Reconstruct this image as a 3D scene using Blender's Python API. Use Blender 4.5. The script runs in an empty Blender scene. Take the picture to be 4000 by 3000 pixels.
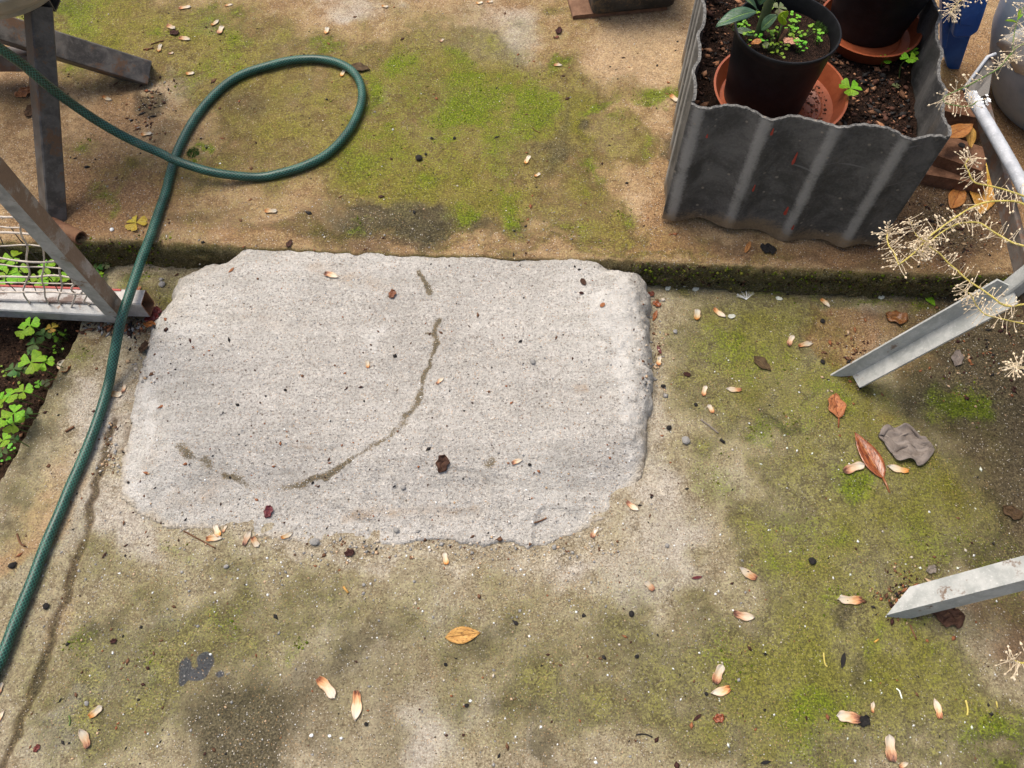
import bpy, math, random
import numpy as np
from mathutils import Vector, Matrix

# ------------------------------------------------------------------ camera, sky, sun, exposure
SC = bpy.context.scene
COL = SC.collection
F = 3080.0                       # focal length in photograph pixels (4000 x 3000)
PIT = math.radians(62)           # camera looks 62 degrees down
H = 1.15                         # camera height above the lower paving
cam_d = bpy.data.cameras.new('camera')
cam_d.sensor_fit = 'HORIZONTAL'; cam_d.sensor_width = 36.0
cam_d.lens = 36.0 * F / 4000.0
cam_d.clip_start = 0.01; cam_d.clip_end = 500
cam = bpy.data.objects.new('camera', cam_d); COL.objects.link(cam)
cam.location = (0, 0, H); cam.rotation_euler = (math.pi / 2 - PIT, 0, 0)
SC.camera = cam

SUN_EL, SUN_AZ = math.radians(67), math.radians(-45)     # azimuth from +Y towards +X; light comes from behind left
W = bpy.data.worlds.new('World'); SC.world = W; W.use_nodes = True
wn = W.node_tree; bg = wn.nodes['Background']
sky = wn.nodes.new('ShaderNodeTexSky'); sky.sky_type = 'NISHITA'; sky.sun_disc = False
sky.sun_elevation = SUN_EL; sky.sun_rotation = SUN_AZ
sky.air_density = 1.0; sky.dust_density = 6.0; sky.ozone_density = 0.6
wn.links.new(sky.outputs[0], bg.inputs[0]); bg.inputs[1].default_value = 0.095
sun_d = bpy.data.lights.new('sun', 'SUN'); sun_d.energy = 1.5; sun_d.angle = math.radians(36); sun_d.color = (1.0, 0.935, 0.82)
sun = bpy.data.objects.new('sun', sun_d); COL.objects.link(sun)
sd = Vector((math.sin(SUN_AZ) * math.cos(SUN_EL), math.cos(SUN_AZ) * math.cos(SUN_EL), math.sin(SUN_EL)))
sun.rotation_euler = sd.to_track_quat('Z', 'Y').to_euler()
vs = SC.view_settings; vs.view_transform = 'Standard'; vs.look = 'None'; vs.gamma = 1; vs.exposure = 0.86
vs.use_curve_mapping = False

# ------------------------------------------------------------------ survey: photograph pixel -> point of the yard
FW = np.array([0, math.cos(PIT), -math.sin(PIT)]); UP = np.array([0, math.sin(PIT), math.cos(PIT)]); C0 = np.array([0, 0, H])
def ray(x, y): return FW + np.array([1., 0, 0]) * ((x - 2000) / F) + UP * ((1500 - y) / F)
def P(x, y, z=0.0):
    d = ray(x, y); return Vector(C0 + d * ((z - H) / d[2]))
def PY(x, y, Y):
    d = ray(x, y); return Vector(C0 + d * (Y / d[1]))
ST = 0.062                                               # height of the terrace above the lower paving
rng = np.random.default_rng(7); random.seed(7)

# ------------------------------------------------------------------ numpy noise
def vnoise(x, y, seed=0):
    xi = np.floor(x).astype(np.int64); yi = np.floor(y).astype(np.int64)
    fx = x - xi; fy = y - yi
    fx = fx * fx * (3 - 2 * fx); fy = fy * fy * (3 - 2 * fy)
    def h(a, b):
        n = (a * 374761393 + b * 668265263 + seed * 1442695041) & 0xffffffff
        n = ((n ^ (n >> 13)) * 1274126177) & 0xffffffff
        n = (n ^ (n >> 16)) & 0xffffffff
        return n / 4294967295.0
    return (h(xi, yi) * (1 - fx) + h(xi + 1, yi) * fx) * (1 - fy) + (h(xi, yi + 1) * (1 - fx) + h(xi + 1, yi + 1) * fx) * fy
def fbm(x, y, scale, octs=4, seed=0, gain=.5):
    x = np.asarray(x, float) * scale; y = np.asarray(y, float) * scale
    a = 1.; s = 0.; t = 0.
    for o in range(octs):
        s = s + a * vnoise(x + 17.3 * o, y - 9.1 * o, seed + o); t += a; a *= gain; x = x * 2.03; y = y * 2.03
    return s / t
def sstep(a, b, x):
    t = np.clip((x - a) / (b - a), 0, 1); return t * t * (3 - 2 * t)
def seg_dist(px, py, pts):
    best = np.full(np.shape(px), 1e9)
    for (ax, ay), (bx, by) in zip(pts[:-1], pts[1:]):
        dx, dy = bx - ax, by - ay; L = dx * dx + dy * dy + 1e-12
        t = np.clip(((px - ax) * dx + (py - ay) * dy) / L, 0, 1)
        best = np.minimum(best, np.hypot(px - ax - t * dx, py - ay - t * dy))
    return best
def poly_sdf(px, py, pts):                               # positive inside
    d = seg_dist(px, py, pts + [pts[0]])
    ins = np.zeros(np.shape(px), bool)
    n = len(pts)
    for i in range(n):
        x1, y1 = pts[i]; x2, y2 = pts[(i + 1) % n]
        c = ((y1 > py) != (y2 > py)) & (px < (x2 - x1) * (py - y1) / (y2 - y1 + 1e-15) + x1)
        ins ^= c
    return np.where(ins, d, -d)

# ------------------------------------------------------------------ objects
def mesh_np(name, V, Fq, attrs=None, smooth=True):
    V = np.asarray(V, np.float32); Fq = np.asarray(Fq, np.int32)
    me = bpy.data.meshes.new(name)
    me.vertices.add(len(V)); me.vertices.foreach_set('co', V.ravel())
    k = Fq.shape[1]
    me.loops.add(len(Fq) * k); me.loops.foreach_set('vertex_index', Fq.ravel())
    me.polygons.add(len(Fq)); me.polygons.foreach_set('loop_start', np.arange(0, len(Fq) * k, k, dtype=np.int32))
    me.polygons.foreach_set('loop_total', np.full(len(Fq), k, np.int32))
    if smooth: me.polygons.foreach_set('use_smooth', np.ones(len(Fq), bool))
    for n, a in (attrs or {}).items():
        at = me.attributes.new(n, 'FLOAT', 'POINT'); at.data.foreach_set('value', np.asarray(a, np.float32).ravel())
    me.update(calc_edges=True); me.validate()
    return me
class MB:
    """collects one part's shapes"""
    def __init__(s): s.v = []; s.f = []; s.uv = {}; s.sm = []
    def add(s, verts, faces, uvs=None, smooth=False):
        o = len(s.v); s.v += [tuple(v) for v in verts]
        for f in faces:
            s.f.append(tuple(i + o for i in f)); s.sm.append(smooth)
        if uvs is not None:
            for i, u in enumerate(uvs): s.uv[o + i] = u
        return s
    def mesh(s, name):
        me = bpy.data.meshes.new(name); me.from_pydata(s.v, [], s.f); me.update()
        me.polygons.foreach_set('use_smooth', s.sm)
        if s.uv:
            ul = me.uv_layers.new(name='UVMap')
            for l in me.loops: ul.data[l.index].uv = s.uv.get(l.vertex_index, (0, 0))
        return me
    def build(s, name, mat, parent=None, **kw): return link(name, s.mesh(name), mat, parent, **kw)
def tag(o, label=None, cat=None, group=None, kind=None):
    if label: o['label'] = label
    if cat: o['category'] = cat
    if group: o['group'] = group
    if kind: o['kind'] = kind
    return o
def link(name, me, mat=None, parent=None, label=None, cat=None, group=None, kind=None):
    o = bpy.data.objects.new(name, me); COL.objects.link(o)
    if mat is not None and me is not None and len(me.materials) == 0: me.materials.append(mat)
    elif mat is not None and me is not None and me.materials[0] != mat:
        o.material_slots[0].link = 'OBJECT'; o.material_slots[0].material = mat
    if parent is not None:
        o.parent = parent; o.matrix_parent_inverse = Matrix.Translation(-parent.location)
    return tag(o, label, cat, group, kind)
def thing(name, loc, label, cat, group=None):
    o = bpy.data.objects.new(name, None); COL.objects.link(o); o.location = loc; o.empty_display_size = .02
    return tag(o, label, cat, group)
def tube_pts(pts, rad, n=10, uvlen=None, cap=True):
    """a round tube along points; rad a number or a list"""
    pts = [Vector(p) for p in pts]; m = len(pts)
    rads = rad if isinstance(rad, (list, tuple, np.ndarray)) else [rad] * m
    V = []; Fc = []; U = []
    t0 = (pts[1] - pts[0]).normalized()
    nrm = t0.orthogonal().normalized(); L = 0
    for i, p in enumerate(pts):
        t = (pts[min(i + 1, m - 1)] - pts[max(i - 1, 0)]).normalized()
        nrm = (nrm - t * nrm.dot(t)).normalized(); b = t.cross(nrm)
        if i: L += (p - pts[i - 1]).length
        for k in range(n + (1 if uvlen else 0)):
            a = 2 * math.pi * k / n
            V.append(p + (nrm * math.cos(a) + b * math.sin(a)) * rads[i]); U.append((L, k / n))
    q = n + (1 if uvlen else 0)
    for i in range(m - 1):
        for k in range(n):
            k2 = (k + 1) if uvlen else (k + 1) % n
            Fc.append((i * q + k, i * q + k2, (i + 1) * q + k2, (i + 1) * q + k))
    if cap and not uvlen:
        Fc.append(tuple(range(n - 1, -1, -1))); Fc.append(tuple((m - 1) * q + k for k in range(n)))
    return V, Fc, U
def catmull(pts, per=8):
    pts = [Vector(p) for p in pts]; out = []
    for i in range(len(pts) - 1):
        p0 = pts[max(i - 1, 0)]; p1 = pts[i]; p2 = pts[i + 1]; p3 = pts[min(i + 2, len(pts) - 1)]
        for k in range(per):
            t = k / per
            out.append(.5 * ((2 * p1) + (p2 - p0) * t + (2 * p0 - 5 * p1 + 4 * p2 - p3) * t * t + (3 * p1 - p0 - 3 * p2 + p3) * t ** 3))
    out.append(pts[-1]); return out
def lathe(profile, n=64, center=(0, 0, 0), closed=False):
    V = []; Fc = []; m = len(profile)
    for r, z in profile:
        for k in range(n):
            a = 2 * math.pi * k / n; V.append((center[0] + r * math.cos(a), center[1] + r * math.sin(a), center[2] + z))
    for i in range(m - 1 if not closed else m):
        j = (i + 1) % m
        for k in range(n): Fc.append((i * n + k, i * n + (k + 1) % n, j * n + (k + 1) % n, j * n + k))
    return V, Fc
def prism(poly, p0, p1, ax, ay):
    """extrude a 2-D polygon (in axes ax, ay) from p0 to p1"""
    n = len(poly); V = []
    for p in (p0, p1):
        for a, b in poly: V.append(Vector(p) + ax * a + ay * b)
    Fc = [tuple(range(n - 1, -1, -1)), tuple(range(n, 2 * n))]
    for k in range(n): Fc.append((k, (k + 1) % n, n + (k + 1) % n, n + k))
    return V, Fc
def chamfer_rect(w, h, c):
    return [(-w / 2 + c, -h / 2), (w / 2 - c, -h / 2), (w / 2, -h / 2 + c), (w / 2, h / 2 - c), (w / 2 - c, h / 2), (-w / 2 + c, h / 2), (-w / 2, h / 2 - c), (-w / 2, -h / 2 + c)]
def hollow_bar(p0, p1, w, h, side, t=.0022, c=.002):
    """an open-ended square tube"""
    p0 = Vector(p0); p1 = Vector(p1); d = (p1 - p0).normalized()
    ax = (Vector(side) - d * Vector(side).dot(d)).normalized(); ay = d.cross(ax)
    out = chamfer_rect(w, h, c); inn = chamfer_rect(w - 2 * t, h - 2 * t, c * .6)
    V = []
    for p in (p0, p1):
        for ring in (out, inn):
            for a, b in ring: V.append(p + ax * a + ay * b)
    Fc = []
    for k in range(8):
        l = (k + 1) % 8
        Fc.append((k, l, 16 + l, 16 + k)); Fc.append((8 + l, 8 + k, 24 + k, 24 + l))
        Fc.append((l, k, 8 + k, 8 + l)); Fc.append((16 + k, 16 + l, 24 + l, 24 + k))
    return V, Fc
# ------------------------------------------------------------------ node materials
class Mat:
    def __init__(s, name, rough=.8, spec=.3):
        s.m = bpy.data.materials.new(name); s.m.use_nodes = True; s.nt = s.m.node_tree
        s.b = s.nt.nodes['Principled BSDF']; s.b.inputs['Roughness'].default_value = rough
        s.b.inputs['Specular IOR Level'].default_value = spec
        tc = s.nt.nodes.new('ShaderNodeTexCoord'); s.obj = tc.outputs['Object']; s.uv = tc.outputs['UV']; s.gen = tc.outputs['Generated']
        s.oi = None
    def put(s, inp, v):
        if hasattr(v, 'is_linked') or isinstance(v, bpy.types.NodeSocket): s.nt.links.new(v, inp)
        else:
            if inp.type == 'RGBA' and len(v) == 3: v = (*v, 1)
            inp.default_value = v
    def node(s, t, ins=None, **props):
        n = s.nt.nodes.new(t)
        for k, v in props.items(): setattr(n, k, v)
        for k, v in (ins or {}).items(): s.put(n.inputs[k], v)
        return n
    def noise(s, scale, detail=3, rough=.55, vec=None, dist=0., col=False):
        n = s.node('ShaderNodeTexNoise', {'Vector': vec if vec is not None else s.obj, 'Scale': scale, 'Detail': detail, 'Roughness': rough, 'Distortion': dist})
        return n.outputs['Color' if col else 'Fac']
    def vor(s, scale, out='Distance', feature='F1', vec=None, rand=1.):
        n = s.node('ShaderNodeTexVoronoi', {'Vector': vec if vec is not None else s.obj, 'Scale': scale, 'Randomness': rand}, feature=feature)
        return n.outputs[out]
    def mp(s, x, a, b, c=0., d=1., smooth=True):
        n = s.node('ShaderNodeMapRange', {'Value': x, 'From Min': a, 'From Max': b, 'To Min': c, 'To Max': d}, interpolation_type='SMOOTHSTEP' if smooth else 'LINEAR')
        return n.outputs[0]
    def mix(s, f, a, b, mode='MIX'):
        n = s.nt.nodes.new('ShaderNodeMix'); n.data_type = 'RGBA'; n.blend_type = mode
        s.put(n.inputs[0], f); s.put(n.inputs[6], a); s.put(n.inputs[7], b); return n.outputs[2]
    def mth(s, op, a, b=0., c=None):
        ins = {0: a, 1: b}
        if c is not None: ins[2] = c
        return s.node('ShaderNodeMath', ins, operation=op).outputs[0]
    def attr(s, name): return s.node('ShaderNodeAttribute', attribute_name=name).outputs['Fac']
    def rnd(s):
        if s.oi is None: s.oi = s.node('ShaderNodeObjectInfo').outputs['Random']
        return s.oi
    def stretch(s, sc, vec=None):
        return s.node('ShaderNodeMapping', {'Vector': vec if vec is not None else s.obj, 'Scale': sc}).outputs[0]
    def sep(s, vec): return s.node('ShaderNodeSeparateXYZ', {0: vec}).outputs
    def ramp(s, f, stops):
        n = s.node('ShaderNodeValToRGB', {0: f}); r = n.color_ramp
        while len(r.elements) < len(stops): r.elements.new(.5)
        for e, (p, c) in zip(r.elements, stops): e.position = p; e.color = (*c, 1)
        return n.outputs[0]
    def sum(s, *terms):
        acc = None
        for t in terms: acc = t if acc is None else s.mth('ADD', acc, t)
        return acc
    def cn(s, n, k): return s.mth('MULTIPLY_ADD', n, k, -k * .5)      # centred noise
    def bump(s, h, dist=.002, strength=1.):
        n = s.node('ShaderNodeBump', {'Height': h, 'Distance': dist, 'Strength': strength}); s.put(s.b.inputs['Normal'], n.outputs[0]); return n
    def out(s, col, rough=None):
        s.put(s.b.inputs['Base Color'], col)
        if rough is not None: s.put(s.b.inputs['Roughness'], rough)
        return s.m

def ground_mat(name, tan_a, tan_b, hi):
    """weathered concrete with sand grains, soil, algae, moss, cement wash and some painted shade; where each lies is stored on the mesh"""
    m = Mat(name, .92, .25)
    big = m.noise(9, 5, .6); mid = m.noise(45, 5, .65, dist=.3); fine = m.noise(330, 4, .75); grit = m.noise(800, 2, .6)
    gc = m.vor(430, 'Color')
    sc = m.node('ShaderNodeSeparateColor', {0: gc}).outputs
    gd = m.vor(430, 'Distance')
    def lay(n, gain_mid=.55, gain_fine=.55, lo=.40, hi=.62, gr_=0.25):
        return m.mp(m.sum(m.attr(n), m.cn(mid, gain_mid), m.cn(fine, gain_fine), m.cn(grit, gr_)), lo, hi)
    fs = m.mp(fine, .36, .66); gs = m.mp(grit, .36, .64)
    col = m.mix(m.mp(m.sum(m.cn(big, .9), mid), .3, .7), tan_a, tan_b)
    col = m.mix(m.mth('MULTIPLY', m.mp(fine, .48, .66), .6), col, hi)
    col = m.mix(m.mth('MULTIPLY', m.mp(fine, .50, .34), .6), col, (.15, .105, .06))
    col = m.mix(m.mth('MULTIPLY', lay('pale', .5, .5, .1, .95), .85), col, m.mix(fs, (.40, .345, .28), (.64, .59, .515)))
    col = m.mix(m.mth('MULTIPLY', lay('sand', .4, .4, .25, .85), .8), col, m.mix(fs, (.40, .27, .15), (.62, .46, .29)))
    col = m.mix(m.mth('MULTIPLY', lay('red', .5, .5, .3, .85), .75), col, m.mix(fs, (.17, .082, .036), (.44, .25, .125)))
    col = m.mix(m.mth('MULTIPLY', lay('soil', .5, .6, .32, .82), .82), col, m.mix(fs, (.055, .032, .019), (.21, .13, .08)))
    col = m.mix(m.mth('MULTIPLY', m.mp(m.sum(m.attr('moss'), m.cn(big, .30), m.cn(mid, .60), m.cn(fine, 1.15), m.cn(grit, .9)), -.08, 1.02), .88), col, m.mix(fs, (.062, .066, .003), (.235, .230, .018)))
    col = m.mix(m.mth('MULTIPLY', lay('damp_shade', .5, .9, .08, .95, .5), .88), col, m.mix(fs, (.034, .030, .016), (.15, .125, .072)))
    col = m.mix(m.mth('MULTIPLY', lay('lush', .6, 1.1, .15, .95, .6), .85), col, m.mix(fs, (.052, .088, .002), (.205, .275, .008)))
    col = m.mix(m.mth('MULTIPLY', lay('tar', .35, .5, .42, .58, .4), .9), col, m.mix(fine, (.04, .045, .055), (.11, .12, .14)))
    # sand grains bedded in the surface
    keep = m.mp(m.attr('moss'), .8, .1, .38, 1.)
    near = m.mp(gd, .46, .25)
    col = m.mix(m.mth('MULTIPLY', m.mth('MULTIPLY', m.mp(sc[0], .86, .93), near), keep), col, (.72, .66, .57))
    col = m.mix(m.mth('MULTIPLY', m.mth('MULTIPLY', m.mp(sc[1], .87, .93), near), .85), col, (.050, .038, .026))
    col = m.mix(m.mth('MULTIPLY', m.mth('MULTIPLY', m.mp(sc[2], .91, .96), near), .6), col, (.52, .32, .15))
    tone = m.sum(m.cn(fine, .9), m.cn(grit, .7), m.cn(mid, .55), m.cn(m.noise(120, 3, .6), .7))
    tv = m.mp(tone, -.55, .55, .46, 1.48, False)
    col = m.mix(1., col, m.node('ShaderNodeCombineColor', {0: tv, 1: tv, 2: tv}).outputs[0], 'MULTIPLY')
    hgt = m.sum(m.mth('MULTIPLY', fine, .9), m.mth('MULTIPLY', grit, .5), m.mth('MULTIPLY', m.mth('MULTIPLY', near, m.mp(sc[0], .6, .95)), .55), m.mth('MULTIPLY', lay('moss'), .35), m.mth('MULTIPLY', mid, 1.2))
    m.bump(hgt, .0035, .9)
    return m.out(col)

def slab_mat():
    m = Mat('rough_concrete', .93, .25)
    big = m.noise(7, 4, .6); mid = m.noise(38, 5, .65); fine = m.noise(260, 4, .7); grit = m.noise(700, 2, .6)
    brush = m.noise(30, 4, .65, vec=m.stretch((.28, 2.6, 1)))
    sc = m.node('ShaderNodeSeparateColor', {0: m.vor(470, 'Color')}).outputs; gd = m.vor(470, 'Distance')
    sc2 = m.node('ShaderNodeSeparateColor', {0: m.vor(170, 'Color')}).outputs; gd2 = m.vor(170, 'Distance')
    near = m.mp(gd, .46, .25)
    col = m.mix(m.mp(m.sum(m.cn(big, .8), brush), .32, .68), (.445, .425, .385), (.575, .555, .515))
    coarse = m.mp(m.sum(m.attr('coarse'), m.cn(mid, .8), m.cn(brush, .5)), .25, .85)
    col = m.mix(m.mth('MULTIPLY', coarse, .55), col, m.mix(fine, (.26, .235, .205), (.56, .53, .49)))
    col = m.mix(m.mth('MULTIPLY', m.mp(fine, .47, .33), .6), col, (.20, .165, .13))
    col = m.mix(m.mth('MULTIPLY', m.mp(fine, .54, .72), .5), col, (.74, .70, .63))
    paste = m.mp(m.sum(m.attr('paste'), m.cn(mid, .7), m.cn(brush, 1.0), m.cn(fine, .5)), .35, .85)
    col = m.mix(m.mth('MULTIPLY', paste, .72), col, m.mix(brush, (.57, .55, .51), (.71, .69, .65)))
    col = m.mix(m.mth('MULTIPLY', m.mp(m.sum(m.attr('warm'), m.cn(mid, .7), m.cn(fine, .5)), .35, .85), .5), col, (.34, .235, .14))
    col = m.mix(m.mth('MULTIPLY', m.mp(m.sum(m.attr('dirt'), m.cn(mid, .7), m.cn(fine, 1.5), m.cn(grit, 1.3)), .5, .72), .85), col, m.mix(m.mp(grit, .4, .6), (.045, .036, .014), (.17, .125, .055)))
    k = m.mth('MULTIPLY', m.mp(coarse, 0, 1, .6, 1.), m.mp(paste, 0, 1, 1., .55))
    col = m.mix(m.mth('MULTIPLY', m.mth('MULTIPLY', m.mp(sc[0], .84, .90), near), k), col, (.78, .75, .70))
    col = m.mix(m.mth('MULTIPLY', m.mth('MULTIPLY', m.mp(sc[1], .88, .93), near), k), col, (.12, .115, .11))
    col = m.mix(m.mth('MULTIPLY', m.mth('MULTIPLY', m.mp(sc[2], .90, .95), near), .8), col, (.50, .30, .15))
    n2 = m.mp(gd2, .36, .22)
    col = m.mix(m.mth('MULTIPLY', m.mth('MULTIPLY', m.mp(sc2[0], .955, .975), n2), .8), col, (.19, .205, .22))
    col = m.mix(m.mth('MULTIPLY', m.mth('MULTIPLY', m.mp(sc2[1], .975, .985), n2), .8), col, (.10, .075, .05))
    tone = m.mth('MULTIPLY', m.sum(m.cn(fine, .8), m.cn(grit, .8), m.cn(mid, .5), m.cn(m.noise(120, 3, .6), .7)), m.mp(paste, 0, 1, 1.15, .7))
    tv = m.mp(m.sum(tone, m.cn(big, .35), m.cn(m.noise(2.6, 3, .5), .35)), -.55, .55, .62, 1.30, False)
    col = m.mix(1., col, m.node('ShaderNodeCombineColor', {0: tv, 1: tv, 2: tv}).outputs[0], 'MULTIPLY')
    fade = m.mp(m.sum(m.attr('fade'), m.cn(mid, 1.0), m.cn(fine, .9)), .35, .9)
    col = m.mix(m.mth('MULTIPLY', fade, .8), col, m.mix(m.mp(fine, .36, .66), (.27, .22, .155), (.56, .50, .40)))
    rough_edge = m.mp(m.attr('edge'), 0, 1, .6, 2.2)
    hgt = m.sum(m.mth('MULTIPLY', fine, 1.0), m.mth('MULTIPLY', grit, .5), m.mth('MULTIPLY', brush, .55), m.mth('MULTIPLY', m.mth('MULTIPLY', mid, rough_edge), 1.2), m.mth('MULTIPLY', m.mth('MULTIPLY', near, m.mp(sc[0], .5, .9)), .6))
    m.bump(hgt, .0032, .9)
    return m.out(col)

def soil_mat(name, a, b, chip):
    m = Mat(name, .95, .15)
    mid = m.noise(60, 5, .7); fine = m.noise(320, 4, .7)
    sc = m.node('ShaderNodeSeparateColor', {0: m.vor(300, 'Color')}).outputs; near = m.mp(m.vor(300, 'Distance'), .45, .2)
    col = m.mix(m.mp(m.sum(m.cn(mid, .6), fine), .3, .7), a, b)
    col = m.mix(m.mth('MULTIPLY', m.mth('MULTIPLY', m.mp(sc[0], .86, .93), near), .8), col, chip)
    m.bump(m.sum(fine, m.mth('MULTIPLY', mid, 2.), m.mth('MULTIPLY', near, .4)), .006, 1.)
    return m.out(col)

def metal_mat(name, a, b, rust, rust_amt, rough=.55, metallic=.0, scale=40):
    m = Mat(name, rough, .5)
    n = m.noise(scale, 6, .65, dist=.4); f = m.noise(300, 3, .6); st = m.noise(25, 4, .6)
    col = m.mix(m.mp(n, .35, .65), a, b)
    col = m.mix(m.mth('MULTIPLY', m.mp(f, .55, .75), .35), col, tuple(min(1, x * 1.7) for x in b))
    r = m.mp(m.sum(st, m.cn(n, .5), m.cn(f, .35)), .72 - rust_amt * .4, .86 - rust_amt * .4)
    col = m.mix(m.mth('MULTIPLY', r, .9), col, m.mix(f, tuple(x * .45 for x in rust), rust))
    m.b.inputs['Metallic'].default_value = metallic
    m.bump(m.sum(m.mth('MULTIPLY', n, .6), f), .0006, .6)
    return m.out(col, m.mp(n, .3, .7, rough - .1, rough + .15))

def plain(name, a, b, rough=.6, scale=60, spec=.4, bump=.0005, sss=0):
    m = Mat(name, rough, spec)
    n = m.noise(scale, 4, .6); f = m.noise(scale * 6, 3, .6)
    m.bump(m.sum(n, m.mth('MULTIPLY', f, .5)), bump, .6)
    return m.out(m.mix(m.mp(m.sum(n, m.cn(f, .4)), .3, .7), a, b))

def leafmat(name, a, b, vein, rough=.45, spec=.5, spots=None, spot_amt=0., transl=.0, var=.25):
    """leaf blade: UV.x along the leaf, UV.y across with the midrib at .5"""
    m = Mat(name, rough, spec)
    u = m.sep(m.uv); n = m.noise(4, 4, .6, vec=m.uv); f = m.noise(220, 3, .6)
    col = m.mix(m.mp(m.sum(n, m.cn(f, .4)), .3, .7), a, b)
    rib = m.mp(m.mth('ABSOLUTE', m.mth('SUBTRACT', u[1], .5)), .05, .015)
    side = m.mth('SUBTRACT', u[0], m.mth('MULTIPLY', m.mth('ABSOLUTE', m.mth('SUBTRACT', u[1], .5)), .45))
    vv = m.mp(m.mth('ABSOLUTE', m.mth('SUBTRACT', m.mth('FRACT', m.mth('MULTIPLY', side, 8.)), .5)), .09, .02)
    col = m.mix(m.mth('MAXIMUM', m.mth('MULTIPLY', rib, .85), m.mth('MULTIPLY', vv, .3)), col, vein)
    if spots: col = m.mix(m.mth('MULTIPLY', m.mp(m.noise(7, 5, .7, vec=m.uv), .62 - spot_amt * .3, .70 - spot_amt * .3), .85), col, spots)
    h = m.node('ShaderNodeHueSaturation', {'Hue': m.mp(m.rnd(), 0, 1, .5 - .03 * var / .25, .5 + .03 * var / .25, False), 'Value': m.mp(m.rnd(), 0, 1, 1 - var, 1 + var, False), 'Color': col}).outputs[0]
    m.bump(m.sum(m.mth('MULTIPLY', rib, -1.), m.mth('MULTIPLY', vv, -.4), n), .0012, .7)
    mt = m.out(h)
    if transl:
        tr = m.node('ShaderNodeBsdfTranslucent', {'Color': h}); mx = m.node('ShaderNodeMixShader', {0: transl})
        m.nt.links.new(m.b.outputs[0], mx.inputs[1]); m.nt.links.new(tr.outputs[0], mx.inputs[2])
        m.nt.links.new(mx.outputs[0], m.nt.nodes['Material Output'].inputs[0])
    return mt

def husk_mat():
    m = Mat('seed_husk', .5, .4)
    u = m.sep(m.uv); n = m.noise(3.5, 4, .65, vec=m.node('ShaderNodeVectorMath', {0: m.uv, 1: m.node('ShaderNodeCombineXYZ', {0: m.mth('MULTIPLY', m.rnd(), 37.), 1: m.mth('MULTIPLY', m.rnd(), 11.)}).outputs[0]}, operation='ADD').outputs[0])
    x = m.sum(u[0], m.cn(n, .75), m.mp(m.rnd(), 0, 1, -.12, .2, False))
    col = m.ramp(x, [(0., (.09, .025, .01)), (.07, (.24, .065, .016)), (.20, (.50, .19, .05)), (.34, (.62, .34, .13)), (.55, (.66, .53, .34)), (1., (.62, .60, .51))])
    edge = m.mp(m.mth('ABSOLUTE', m.mth('SUBTRACT', u[1], .5)), .38, .5)
    col = m.mix(m.mth('MULTIPLY', edge, .45), col, (.50, .20, .05))
    fib = m.noise(30, 2, .5, vec=m.stretch((.12, 1, 1), m.uv))
    col = m.mix(m.mth('MULTIPLY', m.mp(fib, .5, .7), .25), col, (.36, .17, .06))
    col = m.node('ShaderNodeHueSaturation', {'Hue': .5, 'Saturation': m.mp(m.rnd(), 0, 1, .75, 1.1, False), 'Value': m.mp(m.mth('FRACT', m.mth('MULTIPLY', m.rnd(), 7.3)), 0, 1, .66, 1.02, False), 'Color': col}).outputs[0]
    m.bump(fib, .0006, .6)
    return m.out(col)

def hose_mat():
    m = Mat('braided_hose', .33, .5)
    u = m.sep(m.uv); a = m.mth('MULTIPLY', u[0], 1 / .0062); b = m.mth('MULTIPLY', u[1], 9.)
    def line(x): return m.mp(m.mth('ABSOLUTE', m.mth('SUBTRACT', m.mth('FRACT', x), .5)), .36, .46)
    th = m.mth('MAXIMUM', line(m.mth('ADD', a, b)), line(m.mth('SUBTRACT', m.mth('ADD', a, 100.), b)))
    n = m.noise(35, 4, .6); f = m.noise(250, 3)
    base = m.mix(m.mp(n, .35, .65), (.004, .020, .014), (.007, .036, .026))
    col = m.mix(m.mth('MULTIPLY', th, m.mp(n, .3, .7, .45, .85)), base, (.055, .26, .19))
    col = m.mix(m.mth('MULTIPLY', m.mp(m.sum(n, m.cn(f, .6)), .55, .85), .35), col, (.16, .15, .10))
    m.bump(m.sum(m.mth('MULTIPLY', th, .7), m.mth('MULTIPLY', f, .3)), .0005, .5)
    return m.out(col, m.mp(n, .3, .7, .28, .5))

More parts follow.
